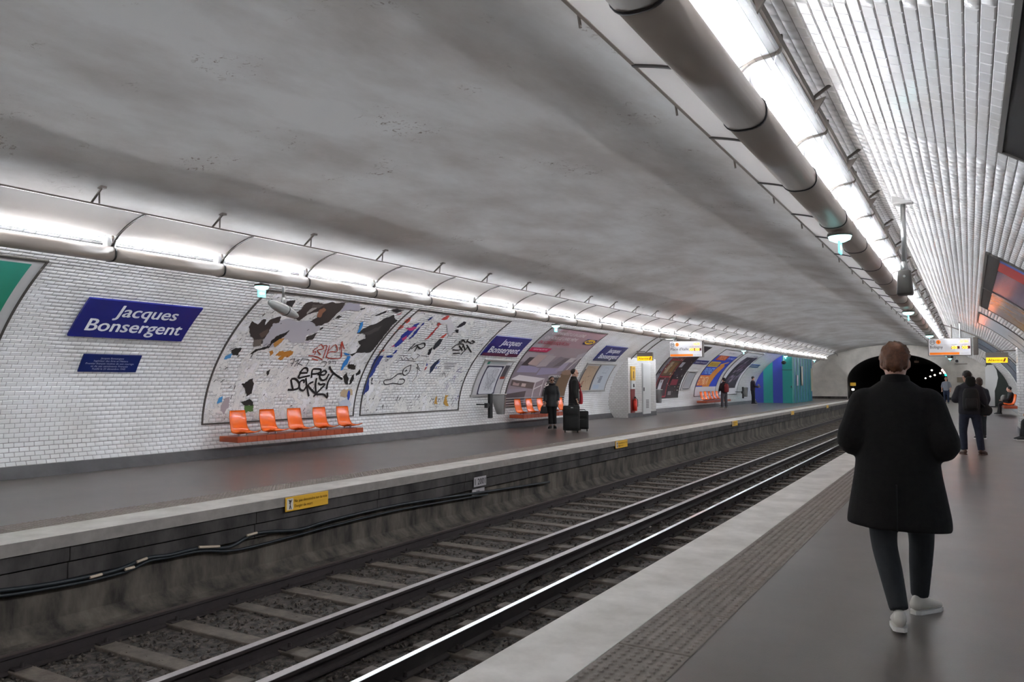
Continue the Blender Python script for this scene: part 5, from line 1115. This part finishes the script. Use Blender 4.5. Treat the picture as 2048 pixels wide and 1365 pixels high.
def head(mb, hc, pitch=0, turn=0):
    R = Matrix.Rotation(turn, 3, 'Z') @ Matrix.Rotation(-pitch, 3, 'X'); q = MB()
    rloft(q, [(-.117, 0, .052, .022, .02), (-.10, 0, .045, .042, .04), (-.07, 0, .03, .058, .066), (-.03, 0, .014, .068, .083), (.01, 0, .004, .073, .091), (.05, 0, -.004, .073, .093), (.08, 0, -.008, .064, .082), (.105, 0, -.01, .042, .055), (.118, 0, -.01, .012, .016)], 20, 3)
    q.tube([(0, .088, .028), (0, .106, -.012), (0, .098, -.03)], [.008, .014, .010], 8); q.ell((0, .088, -.062), (.026, .010, .012), 10, 6)
    for k in (-1, 1): q.ell((k * .079, -.004, -.008), (.012, .022, .034), 10, 8)
    mb.v += []; n = len(mb.v); mb.add([R @ Vector(p) + Vector(hc) for p in q.v], q.f); return R
def hair(fig, hc, R, col, sc=(1, 1, 1), cen=(0, -.02, .032), rad=(.083, .098, .097), bumps=.006, name='hair', nape=0.0):
    q = MB(); n, m = 36, 22; rg = []
    for i in range(m + 1):
        a = -math.pi / 2 + math.pi * i / m; cr = max(math.cos(a), .03); row = []
        for k in range(n):
            t = 2 * math.pi * k / n; d = 1 + (bumps / .09) * (math.sin(7 * t + 5 * a) * .5 + math.sin(13 * t - 9 * a) * .35 + random.uniform(-.6, .6) * .7)
            p = Vector((rad[0] * cr * math.cos(t) * d, rad[1] * cr * math.sin(t) * d, rad[2] * math.sin(a) * d)); p += Vector(cen)
            if p.y < -.02 and p.z < 0: p.z -= nape * min(1, -p.y / .08)
            row.append(R @ p + Vector(hc))
        rg.append(row)
    q.loft(rg); return fig.part(name, q, mat('hair_' + col.lstrip('#'), col, .6, var=.45, vscale=60), True)
def face(fig, hc, R, glasses=False, dark='#2a201c'):
    q = MB()
    for k in (-1, 1): q.ell(R @ Vector((k * .03, .083, .006)) + Vector(hc), (.011, .008, .008), 8, 6)
    fig.part('eyes', q, flat(dark))
    q = MB(); q.ell(R @ Vector((0, .096, -.062)) + Vector(hc), (.022, .006, .006), 8, 6); fig.part('lips', q, flat('#8f5a50'))
    if glasses:
        q = MB()
        for k in (-1, 1): q.ell(R @ Vector((k * .032, .094, .006)) + Vector(hc), (.027, .008, .021), 12, 8, R)
        q.tube([R @ Vector((-.02, .098, .008)) + Vector(hc), R @ Vector((.02, .098, .008)) + Vector(hc)], .004, 6)
        for k in (-1, 1): q.tube([R @ Vector((k * .058, .085, .01)) + Vector(hc), R @ Vector((k * .078, .0, .012)) + Vector(hc)], .004, 6)
        fig.part('sunglasses', q, mat('sunglass', '#14100f', .15))
def shoe(fig, ank, toe, col, name='shoe', L=.27, sole='#d8d5cf', pitch=0):
    "ank = point on the floor under the ankle, toe = heading angle (0 = forward)"
    R = Matrix.Rotation(toe, 3, 'Z') @ Matrix.Rotation(pitch, 3, 'X'); q = MB(); A = Vector(ank)
    keys = [(-.075, .028, .035, .05), (-.05, .036, .055, .055), (0, .038, .06, .055), (.06, .042, .045, .045), (.12, .046, .034, .034), (.165, .036, .026, .026), (.185, .015, .018, .02)]
    rg = [[A + R @ Vector((w * math.cos(t), d, c + .012 + h * math.sin(t) * (1 if math.sin(t) > 0 else .8))) for t in np.linspace(0, 2 * math.pi, 16, endpoint=False)] for d, w, h, c in keys]
    q.loft(rg); o = fig.part(name, q, mat('shoe_' + col.lstrip('#'), col, .5))
    s = MB(); s.loft([[A + R @ Vector((w * 1.05 * math.cos(t), d, z)) for d, w, t in [(-.078, .02, math.pi), (-.05, .037, math.pi), (.06, .044, math.pi), (.13, .047, math.pi), (.18, .03, math.pi), (.195, .0, 0), (.18, .03, 0), (.13, .047, 0), (.06, .044, 0), (-.05, .037, 0), (-.078, .02, 0)]] for z in (.001, .026)]); fig.part('sole', s, flat(sole), False, o if False else None)
    return o
def trousers(fig, hips, knees, ankles, m, r=(.098, .072, .058), waist=(.95, .165, .12), cuff=None, seat=None):
    q = MB()
    rloft(q, [(waist[0] - .18 if seat is None else seat - .12, 0, -.005, .10, .08), ((waist[0] - .10) if seat is None else seat - .04, 0, -.005, .165, .125), ((waist[0] - .02) if seat is None else seat + .06, 0, 0, waist[1], waist[2]), ((waist[0] + .05) if seat is None else seat + .14, 0, 0, waist[1] - .01, waist[2] - .01)])
    for h, k, a in zip(hips, knees, ankles):
        mid = tuple((Vector(k) * .55 + Vector(a) * .45)); limb(q, [h, tuple((Vector(h) + Vector(k)) / 2), k, mid, a], [r[0], (r[0] + r[1]) / 2 + .006, r[1], (r[1] + r[2]) / 2, cuff or r[2]], 14)
    return fig.uni('trousers', q, m)
def body(fig, hc, pitch, turn, arms, legs, skin=SKIN, torso=True, dz=0, hands=True, curl=.6, thumbs=None):
    q = MB(); R = head(q, hc, pitch, turn)
    H = Vector(hc); q.tube([(0, -.01, 1.40 + dz), (0, -.005, 1.48 + dz), tuple(H + R @ Vector((0, -.015, -.05)))], [.062, .056, .058], 14)
    rloft(q, [(.88 + dz, 0, 0, .14, .095), (1.0 + dz, 0, 0, .14, .095), (1.12 + dz, 0, 0, .135, .09), (1.28 + dz, 0, 0, .155, .105), (1.38 + dz, 0, 0, .165, .10), (1.44 + dz, 0, 0, .12, .08), (1.475 + dz, 0, 0, .06, .06)])
    for i, (sh, el, wr, dr) in enumerate(arms):
        limb(q, [sh, tuple((Vector(sh) + Vector(el)) / 2), el, tuple((Vector(el) + Vector(wr)) / 2), wr], [.055, .046, .040, .036, .026], 12)
        if hands: hand(q, wr, dr, thumbs[i] if thumbs else (1 if i == 0 else -1, .3, .2), curl)
    for h, k, a in legs:
        limb(q, [h, tuple((Vector(h) + Vector(k)) / 2), k, tuple(Vector(k) * .6 + Vector(a) * .4), a], [.08, .068, .052, .052, .036], 12); q.ell((a[0], a[1] + .04, max(a[2] - .05, .035)), (.03, .085, .025), 10, 6)
    fig.uni('body', q, skin, min(fig.vx, .011), 2); return R
def sleeves(q, arms, r=(.085, .07, .06, .055)):
    for sh, el, wr, dr in arms:
        q.ell(Vector(sh) + Vector((0, 0, -.012)), (r[0] * 1.04, r[0], r[0] * .98), 14, 10); sh = tuple(Vector(sh) + (Vector(el) - Vector(sh)) * .12)
        e = Vector(el); w = Vector(wr); e2 = e + (w - e) * .9; limb(q, [sh, tuple((Vector(sh) + e) / 2), el, tuple((e + e2) / 2), tuple(e2)], [r[0], (r[0] + r[1]) / 2, r[1], r[2], r[3]], 14)

# --- walking man in the long black coat
M_COAT = mat('coat_black_wool', '#1a1716', .85, var=.25, vscale=25, bump=.15, bscale=160, spec=.2); M_JEANB = mat('trousers_charcoal', '#25272a', .8, var=.2, vscale=20)
g = Fig('man in a knee-length black coat and white shoes walking away in the foreground', (-.42, 5.62, 0), .03, 1.785, .011)
hc = (.0, .05, 1.632)
arms = [((-.178, -.005, 1.385), (-.262, -.05, 1.14), (-.13, .22, 1.06), (.6, .7, .1)), ((.178, -.005, 1.385), (.268, -.06, 1.12), (.13, .22, 1.06), (-.6, .7, .1))]
legs = [((-.09, 0, .92), (-.085, -.03, .50), (.0, -.20, .13)), ((.09, 0, .92), (.12, .22, .51), (.10, .30, .11))]
R = body(g, hc, .30, 0, arms, legs)
hair(g, hc, R, '#74492f', cen=(0, -.026, .038), rad=(.086, .106, .093), bumps=.010, nape=.04); face(g, hc, R)
q = MB()
rloft(q, [(.60, 0, .0, .300, .19), (.66, 0, 0, .298, .19), (.80, 0, 0, .275, .18), (.95, 0, -.005, .25, .17), (1.10, 0, -.01, .238, .16), (1.25, 0, -.01, .238, .155), (1.36, 0, -.01, .235, .14), (1.43, 0, -.005, .205, .12), (1.485, 0, 0, .135, .095), (1.525, 0, .005, .08, .08)], 32, 4)
for k in (-1, 1): q.ell((k * .172, -.005, 1.375), (.105, .098, .10), 16, 10)
q.v = [(x, y + (.02 * math.sin(9 * x) if z < .9 else 0) * (.9 - z) / .3, z - (.045 * (x + .1) if z < .62 else 0)) for x, y, z in q.v]
sleeves(q, arms, (.098, .088, .082, .074)); g.uni('coat', q, M_COAT, .011, 5)
q = MB(); rg = [[(w * math.cos(t), .006 + d * math.sin(t), z + .018 * math.sin(-t)) for t in np.linspace(0, 2 * math.pi, 28, endpoint=False)] for w, d, z in ((.098, .088, 1.475), (.088, .088, 1.51), (.08, .086, 1.545), (.072, .078, 1.543), (.07, .072, 1.51))]
q.loft(rg, False); g.part('collar', q, M_COAT)
q = MB(); q.bb(-.004, .004, -.196, -.17, .595, .88); g.part('back_vent', q, mat('vent_shadow', '#0b0a0a', .95), False)
trousers(g, [l[0] for l in legs], [l[1] for l in legs], [l[2] for l in legs], M_JEANB, (.10, .078, .062), cuff=.055)
shoe(g, (.0, -.21, .012), .10, '#cfc8bd', pitch=-.10); shoe(g, (.105, .29, 0), -.6, '#c9c2b8')

# --- young man with hood and shoulder bag
M_DJ = mat('jacket_dark', '#232028', .8, var=.2, vscale=20); M_DEN = mat('denim_dark', '#23283a', .8, var=.3, vscale=18); M_BRN = '#4f3629'
g = Fig('man in dark hooded jacket and blue jeans, back turned, on the near platform', (-.02, 18.95, 0), .12, 1.76, .014)
hc = (-.03, .06, 1.625); arms = [((-.17, 0, 1.38), (-.26, .04, 1.15), (-.12, .28, 1.12), (.4, .9, .2)), ((.17, 0, 1.38), (.25, -.02, 1.14), (.27, .08, .92), (.1, .3, -.9))]
legs = [((-.095, 0, .92), (-.13, .02, .5), (-.12, 0, .10)), ((.095, 0, .92), (.15, .02, .5), (.19, 0, .10))]
R = body(g, hc, .35, .5, arms, legs); hair(g, hc, R, '#241c18', bumps=.004); face(g, hc, R)
q = MB(); rloft(q, [(.84, 0, 0, .20, .14), (.9, 0, 0, .21, .15), (1.05, 0, 0, .205, .15), (1.2, 0, 0, .21, .15), (1.36, 0, 0, .215, .14), (1.45, 0, 0, .17, .11), (1.51, 0, 0, .09, .085)], 26, 3); sleeves(q, arms, (.085, .075, .068, .06)); g.uni('jacket', q, M_DJ)
q = MB(); rg = [[(.02 + w * math.cos(t), -.055 + d * math.sin(t), z) for t in np.linspace(0, 2 * math.pi, 20, endpoint=False)] for w, d, z in ((.06, .04, 1.36), (.09, .07, 1.42), (.098, .078, 1.52), (.085, .06, 1.60), (.05, .03, 1.63))]; q.loft(rg); g.part('hood', q, mat('hood_black', '#15130f', .9))
trousers(g, [l[0] for l in legs], [l[1] for l in legs], [l[2] for l in legs], M_DEN, (.10, .078, .068), cuff=.066); shoe(g, (-.12, 0, 0), .25, M_BRN, sole='#5a4033'); shoe(g, (.19, 0, 0), -.6, M_BRN, sole='#5a4033')
rt = thing('backpack', 'black backpack worn by the man in the hooded jacket', 'bag', tuple(g.T((0, -.2, .98)))); q = MB(); rloft(q, [(.93, 0, -.2, .12, .06), (.97, 0, -.21, .15, .09), (1.15, 0, -.215, .155, .10), (1.30, 0, -.205, .14, .09), (1.38, 0, -.19, .10, .06)], 22, 3); g.tr(q).build('pack', mat('pack_black', '#191716', .8), rt, True); q = MB(); rloft(q, [(.98, 0, -.29, .10, .03), (1.1, 0, -.30, .115, .035), (1.18, 0, -.29, .10, .03)], 16, 2); g.tr(q).build('front_pocket', mat('pack_black2', '#201d1c', .8), rt, True)
rt = thing('shoulder_bag', 'black bag hanging at the right hip of the hooded man', 'bag', tuple(g.T((.3, 0, .85)))); q = MB(); rloft(q, [(.82, .25, 0, .10, .06), (.88, .27, 0, .13, .08), (.98, .28, 0, .12, .08), (1.06, .25, 0, .06, .05)], 18, 3); g.tr(q).build('bag_body', mat('pack_black', '#191716', .8), rt, True); q = MB(); q.tube([(.27, .09, 1.0), (.1, .165, 1.25), (-.1, .10, 1.45), (-.13, -.05, 1.46), (.05, -.17, 1.25), (.26, -.09, 1.0)], .014, 6); g.tr(q).build('strap', M_BLACK, rt)
# --- person mostly hidden behind him
g = Fig('brown-haired person mostly hidden behind the hooded man on the near platform', (.21, 24.2, 0), .4, 1.62, .016)
hc = (0, .02, 1.63); arms = [((-.16, 0, 1.38), (-.22, 0, 1.14), (-.2, .1, .9), (0, .2, -1)), ((.16, 0, 1.38), (.22, 0, 1.14), (.2, .1, .9), (0, .2, -1))]; legs = [((-.09, 0, .92), (-.09, .01, .5), (-.09, 0, .1)), ((.09, 0, .92), (.09, .01, .5), (.09, 0, .1))]
R = body(g, hc, .1, 0, arms, legs); hair(g, hc, R, '#4a3020', rad=(.088, .1, .105), nape=.06); q = MB(); rloft(q, [(.75, 0, 0, .20, .14), (1.0, 0, 0, .18, .13), (1.3, 0, 0, .19, .135), (1.42, 0, 0, .18, .12), (1.5, 0, 0, .08, .08)], 24, 3); sleeves(q, arms); g.uni('coat', q, M_DJ); trousers(g, [l[0] for l in legs], [l[1] for l in legs], [l[2] for l in legs], M_JEANB); shoe(g, (-.09, 0, 0), 0, '#221d1a'); shoe(g, (.09, 0, 0), 0, '#221d1a')
# --- far man in grey shirt
g = Fig('man in grey shirt and blue jeans near the distant tunnel mouth', (-1.38, 59.5, 0), math.pi - .1, 1.80, .02)
hc = (0, .02, 1.63); arms = [((-.17, 0, 1.38), (-.25, -.02, 1.14), (-.24, .1, .9), (0, .3, -1)), ((.17, 0, 1.38), (.25, -.02, 1.14), (.24, .1, .9), (0, .3, -1))]; legs = [((-.09, 0, .92), (-.1, .03, .5), (-.1, .02, .1)), ((.09, 0, .92), (.1, .01, .5), (.1, -.06, .1))]
R = body(g, hc, 0, 0, arms, legs); hair(g, hc, R, '#6b5a4c', bumps=.003, cen=(0, -.035, .04), rad=(.078, .09, .085)); face(g, hc, R)
q = MB(); rloft(q, [(.86, 0, 0, .185, .13), (1.0, 0, 0, .175, .125), (1.25, 0, 0, .185, .13), (1.4, 0, 0, .19, .12), (1.47, 0, 0, .11, .085)], 24, 3); sleeves(q, [(a, b_, tuple(Vector(b_) * .6 + Vector(c) * .4), d) for a, b_, c, d in arms], (.075, .062, .055, .052)); g.uni('shirt', q, mat('shirt_grey', '#8c919c', .8)); trousers(g, [l[0] for l in legs], [l[1] for l in legs], [l[2] for l in legs], mat('denim_blue', '#26324c', .8)); shoe(g, (-.1, .02, 0), .2, '#6a6258'); shoe(g, (.1, -.06, 0), -.2, '#6a6258')
# --- seated passengers on the near platform
def seated(label, loc, yaw, H, top, legm, skin=SKIN, hairc='#2a211d', over=None, voxel=.016):
    g = Fig(label, loc, yaw, H, voxel); dz = -.44; hc = (0, .06, 1.62 + dz)
    arms = [((-.16, 0, 1.375 + dz), (-.22, .10, 1.16 + dz), (-.10, .34, 1.10 + dz), (.5, .8, 0)), ((.16, 0, 1.375 + dz), (.22, .10, 1.16 + dz), (.10, .34, 1.10 + dz), (-.5, .8, 0))]
    legs = [((-.09, .0, .50), (-.11, .42, .50), (-.11, .44, .10)), ((.09, .0, .50), (.11, .42, .50), (.11, .50, .10))]
    R = body(g, hc, .25, 0, arms, legs, skin, dz=dz); hair(g, hc, R, hairc, bumps=.004); face(g, hc, R)
    q = MB(); rloft(q, [(.44, 0, 0, .17, .13), (.55, 0, 0, .18, .135), (.72, 0, 0, .175, .13), (.88, 0, 0, .19, .135), (.97, 0, 0, .185, .12), (1.04, 0, 0, .09, .08)], 24, 3); sleeves(q, arms, (.075, .064, .056, .052)); g.uni('jacket', q, top)
    trousers(g, [l[0] for l in legs], [l[1] for l in legs], [l[2] for l in legs], legm, (.095, .075, .06), seat=.44); shoe(g, (-.11, .44, 0), 0, '#1f1c1b', sole='#c9c5c0'); shoe(g, (.11, .50, 0), 0, '#1f1c1b', sole='#c9c5c0'); return g
g = seated('seated passenger in black holding a pale folded garment on the near platform bench', (1.58, 42.0, 0), math.pi / 2, 1.72, mat('jacket_black2', '#161514', .8), mat('trousers_black2', '#1c1a1b', .8))
q = MB(); rloft(q, [(.62, 0, .30, .13, .08), (.72, 0, .30, .17, .11), (.84, 0, .29, .15, .10), (.92, 0, .27, .09, .06)], 20, 3); tag(g.tr(q).build('folded_garment', mat('garment_pale', '#8d8c86', .9), None, True), 'pale folded garment on the lap of the seated passenger', 'clothing')
seated('passenger at the right picture edge of whom only a dark shoe shows', (1.62, 24.2, 0), math.pi / 2, 1.72, mat('jacket_black2', '#161514', .8), mat('trousers_black2', '#1c1a1b', .8))
rt = thing('orange_seat', 'orange seat under the passenger at the right picture edge', 'seat', (1.75, 24.2, .5)); o = bpy.data.objects.new('shell', SEATM); link(o, rt); o.scale = (-1, 1, 1); MB().bb(1.55, 1.95, 24.1, 24.3, .33, .45).build('wall_bracket', M_BRICKR, rt)
# --- woman in black with sunglasses and handbag
M_BK = mat('cloth_black', '#1b1918', .85, var=.2, vscale=20); g = Fig('woman in a black jacket and sunglasses carrying a handbag on the opposite platform', (-11.79, 22.55, 0), math.pi + .45, 1.68, .014)
hc = (0, .02, 1.63); arms = [((-.155, 0, 1.375), (-.21, -.01, 1.14), (-.2, .06, .92), (0, .25, -1)), ((.155, 0, 1.375), (.22, -.01, 1.14), (.24, .04, .90), (.05, .2, -1))]; legs = [((-.085, 0, .92), (-.08, .02, .52), (-.09, .0, .15)), ((.085, 0, .92), (.06, .05, .52), (.05, .10, .15))]
R = body(g, hc, .05, .25, arms, legs, SKIND); hair(g, hc, R, '#3a281d', cen=(0, -.028, .044), rad=(.084, .099, .09), nape=.05); face(g, hc, R, True)
q = MB(); rloft(q, [(.72, 0, 0, .21, .15), (.78, 0, 0, .215, .155), (.95, 0, 0, .20, .145), (1.12, 0, 0, .18, .13), (1.28, 0, 0, .185, .14), (1.4, 0, 0, .18, .12), (1.47, 0, 0, .11, .09), (1.52, 0, 0, .075, .075)], 26, 3); sleeves(q, arms, (.082, .072, .064, .06)); g.uni('jacket', q, mat('leather_black', '#1b1a1b', .45))
q = MB(); q.tube([(.09 * math.cos(t), .01 + .085 * math.sin(t), 1.50 + .01 * math.sin(3 * t)) for t in np.linspace(0, 2 * math.pi, 20)], .03, 10, False); g.part('scarf', q, mat('scarf_dark', '#2a2228', .9))
trousers(g, [l[0] for l in legs], [l[1] for l in legs], [l[2] for l in legs], M_BK, (.10, .075, .072), cuff=.075)
for ax, ay, tt in ((-.09, 0, .2), (.05, .1, -.3)):
    shoe(g, (ax, ay, .0), tt, '#141212', 'heeled_shoe', sole='#141212', pitch=0); q = MB(); q.cyl((ax, ay - .06, 0), (ax, ay - .05, .1), .011, .022, 8); g.part('heel', q, M_BLACK)
rt = thing('handbag', 'black handbag hanging from the hand of the woman in sunglasses', 'bag', tuple(g.T((.26, .06, .5)))); q = MB(); rloft(q, [(.50, .27, .06, .13, .05), (.53, .27, .06, .14, .055), (.66, .26, .06, .115, .045), (.74, .26, .06, .09, .03)], 20, 3, .6); g.tr(q).build('bag_body', mat('bag_black', '#171514', .5), rt, True)
q = MB(); q.tube([(.20, .06, .72), (.22, .05, .80), (.245, .05, .84), (.28, .05, .80), (.33, .06, .72)], .008, 6); g.tr(q).build('handle', M_BLACK, rt)
q = MB(); q.tube([(.36, .05, .55), (.38, .06, .68), (.30, .05, .80)], .012, 6); g.tr(q).build('tassel', flat('#b58f74'), rt)
# --- tall man with suitcases
g = Fig('tall man in a dark coat and sunglasses standing behind black suitcases', (-10.78, 22.1, 0), -1.0, 1.92, .014)
hc = (0, .03, 1.63); arms = [((-.17, 0, 1.38), (-.23, .06, 1.15), (-.06, .22, 1.30), (.4, .4, .8)), ((.17, 0, 1.38), (.22, -.02, 1.13), (.22, .06, .88), (0, .25, -1))]; legs = [((-.09, 0, .92), (-.1, .02, .5), (-.1, 0, .1)), ((.09, 0, .92), (.1, .02, .5), (.1, 0, .1))]
R = body(g, hc, .1, 0, arms, legs, SKIN); hair(g, hc, R, '#2a201a', bumps=.003, cen=(0, -.035, .04), rad=(.079, .09, .085)); face(g, hc, R, True)
q = MB(); rloft(q, [(.62, 0, 0, .21, .15), (.7, 0, 0, .21, .155), (.9, 0, 0, .20, .15), (1.1, 0, 0, .195, .145), (1.28, 0, 0, .21, .15), (1.4, 0, 0, .205, .13), (1.48, 0, 0, .12, .095), (1.54, 0, 0, .08, .08)], 26, 3); sleeves(q, arms, (.085, .075, .066, .06)); g.uni('coat', q, mat('coat_brownblack', '#211d1b', .85))
trousers(g, [l[0] for l in legs], [l[1] for l in legs], [l[2] for l in legs], M_BK); shoe(g, (-.1, 0, 0), .1, '#191716', sole='#191716'); shoe(g, (.1, 0, 0), -.2, '#4a372b', sole='#4a372b')
rt = thing('red_bag', 'bright red bag strap and bag at the side of the tall man', 'bag', tuple(g.T((.02, .2, .9)))); q = MB(); rloft(q, [(.74, .0, .20, .06, .045), (.8, .0, .21, .08, .055), (1.0, .0, .21, .075, .05), (1.12, 0, .19, .05, .035)], 16, 3); g.tr(q).build('bag_body', mat('red_cloth', '#b01f2c', .6), rt, True); q = MB(); q.tube([(.0, .20, 1.1), (-.05, .175, 1.3), (-.09, .09, 1.47), (-.1, -.06, 1.46)], .02, 6); g.tr(q).build('strap', mat('red_cloth', '#b01f2c', .6), rt, True)
def suitcase(x, y, w, d, h, rz, lab, tags):
    r = thing('suitcase', lab, 'suitcase', (x, y, 0), 'black suitcases'); Rz = Matrix.Rotation(rz, 3, 'Z'); c = Vector((x, y, 0)); m = mat('suitcase_black', '#1a1917', .75, var=.2, vscale=30)
    P = lambda v: c + Rz @ Vector(v)
    MB().cbox(P((0, 0, .06 + h / 2)), (w, d, h), .035, Rz).build('shell', m, r, True); MB().cbox(P((0, -d / 2 - .015, .06 + h * .32)), (w * .82, .05, h * .48), .02, Rz).build('front_pocket', m, r, True); MB().cbox(P((0, -d / 2 - .012, .06 + h * .78)), (w * .8, .04, h * .26), .018, Rz).build('upper_pocket', m, r, True)
    MB().tube([P((-.09, 0, .05 + h)), P((-.08, 0, .10 + h)), P((.08, 0, .10 + h)), P((.09, 0, .05 + h))], .014, 6).build('handle', M_BLACK, r, True)
    for sx in (-1, 1):
        for sy in (-1, 1): MB().cyl(P((sx * w * .38 - .015, sy * d * .32, .035)), P((sx * w * .38 + .015, sy * d * .32, .035)), .035, n=12).build('wheel', M_BLACK, r, True)
    if tags: MB().cbox(P((.02, -d / 2 - .036, .06 + h * .93)), (.07, .006, .025), .002, Rz).build('maker_plate', M_STEEL, r)
suitcase(-10.35, 21.05, .50, .28, .74, .45, 'large black suitcase standing upright in front of the tall man', True); suitcase(-10.32, 21.75, .38, .24, .56, .45, 'smaller black suitcase just behind the large one', False)
# --- person with red backpack
g = Fig('person in a dark jacket with a red backpack facing the seats on the opposite platform', (-11.9, 43.6, 0), .95, 1.72, .018)
hc = (0, .03, 1.62); arms = [((-.17, 0, 1.38), (-.27, .0, 1.15), (-.22, .16, .98), (.2, .6, -.6)), ((.17, 0, 1.38), (.27, .0, 1.15), (.22, .16, .98), (-.2, .6, -.6))]; legs = [((-.09, 0, .92), (-.13, .02, .5), (-.14, 0, .1)), ((.09, 0, .92), (.12, .02, .5), (.13, -.02, .1))]
R = body(g, hc, .1, .2, arms, legs); hair(g, hc, R, '#1e1c24', rad=(.088, .1, .1), nape=.03)
q = MB(); rloft(q, [(.84, 0, 0, .20, .14), (1.0, 0, 0, .20, .14), (1.2, 0, 0, .205, .14), (1.38, 0, 0, .21, .13), (1.46, 0, 0, .15, .1), (1.52, 0, 0, .08, .08)], 24, 3); sleeves(q, arms); g.uni('jacket', q, mat('jacket_maroon', '#2a191c', .8)); trousers(g, [l[0] for l in legs], [l[1] for l in legs], [l[2] for l in legs], mat('trousers_grey', '#565156', .8), (.11, .09, .085), cuff=.085); shoe(g, (-.14, 0, 0), .3, '#8d877f'); shoe(g, (.13, -.02, 0), -.3, '#8d877f')
rt = thing('backpack', 'red backpack on the back of the person by the farthest seats', 'bag', tuple(g.T((0, -.2, .95)))); q = MB(); rloft(q, [(.92, 0, -.2, .11, .05), (.97, 0, -.21, .14, .09), (1.15, 0, -.215, .145, .10), (1.32, 0, -.2, .13, .085), (1.42, 0, -.18, .08, .05)], 20, 3); g.tr(q).build('pack', mat('pack_red', '#7c1c1c', .6), rt, True); q = MB(); q.tube([(-.05, -.24, 1.40), (0, -.26, 1.44), (.05, -.24, 1.40)], .012, 6); g.tr(q).build('top_loop', M_BLACK, rt)
# --- reading man
g = Fig('man in a dark jacket and purple shirt reading a paper beside the striped kiosk', (-12.3, 51.95, 0), -1.05, 1.84, .018)
hc = (0, .03, 1.62); arms = [((-.17, 0, 1.38), (-.23, .06, 1.15), (-.08, .34, 1.08), (.2, 1, .1)), ((.17, 0, 1.38), (.23, .06, 1.15), (.08, .34, 1.06), (-.2, 1, .1))]; legs = [((-.09, 0, .92), (-.1, .02, .5), (-.1, 0, .1)), ((.09, 0, .92), (.1, .04, .5), (.1, .05, .1))]
R = body(g, hc, .3, 0, arms, legs); hair(g, hc, R, '#1f1a18', bumps=.003); face(g, hc, R)
q = MB(); rloft(q, [(.86, 0, 0, .19, .14), (1.0, 0, 0, .185, .14), (1.2, 0, 0, .19, .14), (1.38, 0, 0, .20, .13), (1.46, 0, 0, .13, .09), (1.5, 0, 0, .07, .07)], 24, 3); sleeves(q, arms); g.uni('jacket', q, mat('jacket_purple', '#2c2230', .8)); q = MB(); q.poly([(-.05, .142, 1.0), (.05, .142, 1.0), (.06, .128, 1.4), (0, .09, 1.47), (-.06, .128, 1.4)], (0, .01, 0)); g.part('shirt_front', q, mat('shirt_purple', '#6b2f6a', .7), False)
trousers(g, [l[0] for l in legs], [l[1] for l in legs], [l[2] for l in legs], mat('trousers_teal', '#1a2226', .8)); shoe(g, (-.1, 0, 0), .1, '#1b1918'); shoe(g, (.1, .05, 0), -.1, '#1b1918')
q = MB(); q.poly([(-.17, .40, 1.10), (0, .46, 1.06), (0, .42, 1.24), (-.17, .36, 1.28)], (.0, .004, .001)); q.poly([(0, .46, 1.06), (.17, .40, 1.10), (.17, .36, 1.28), (0, .42, 1.24)], (.0, .004, .001)); tag(g.tr(q).build('newspaper', flat('#d5d3cf')), 'open white paper held by the reading man', 'paper')
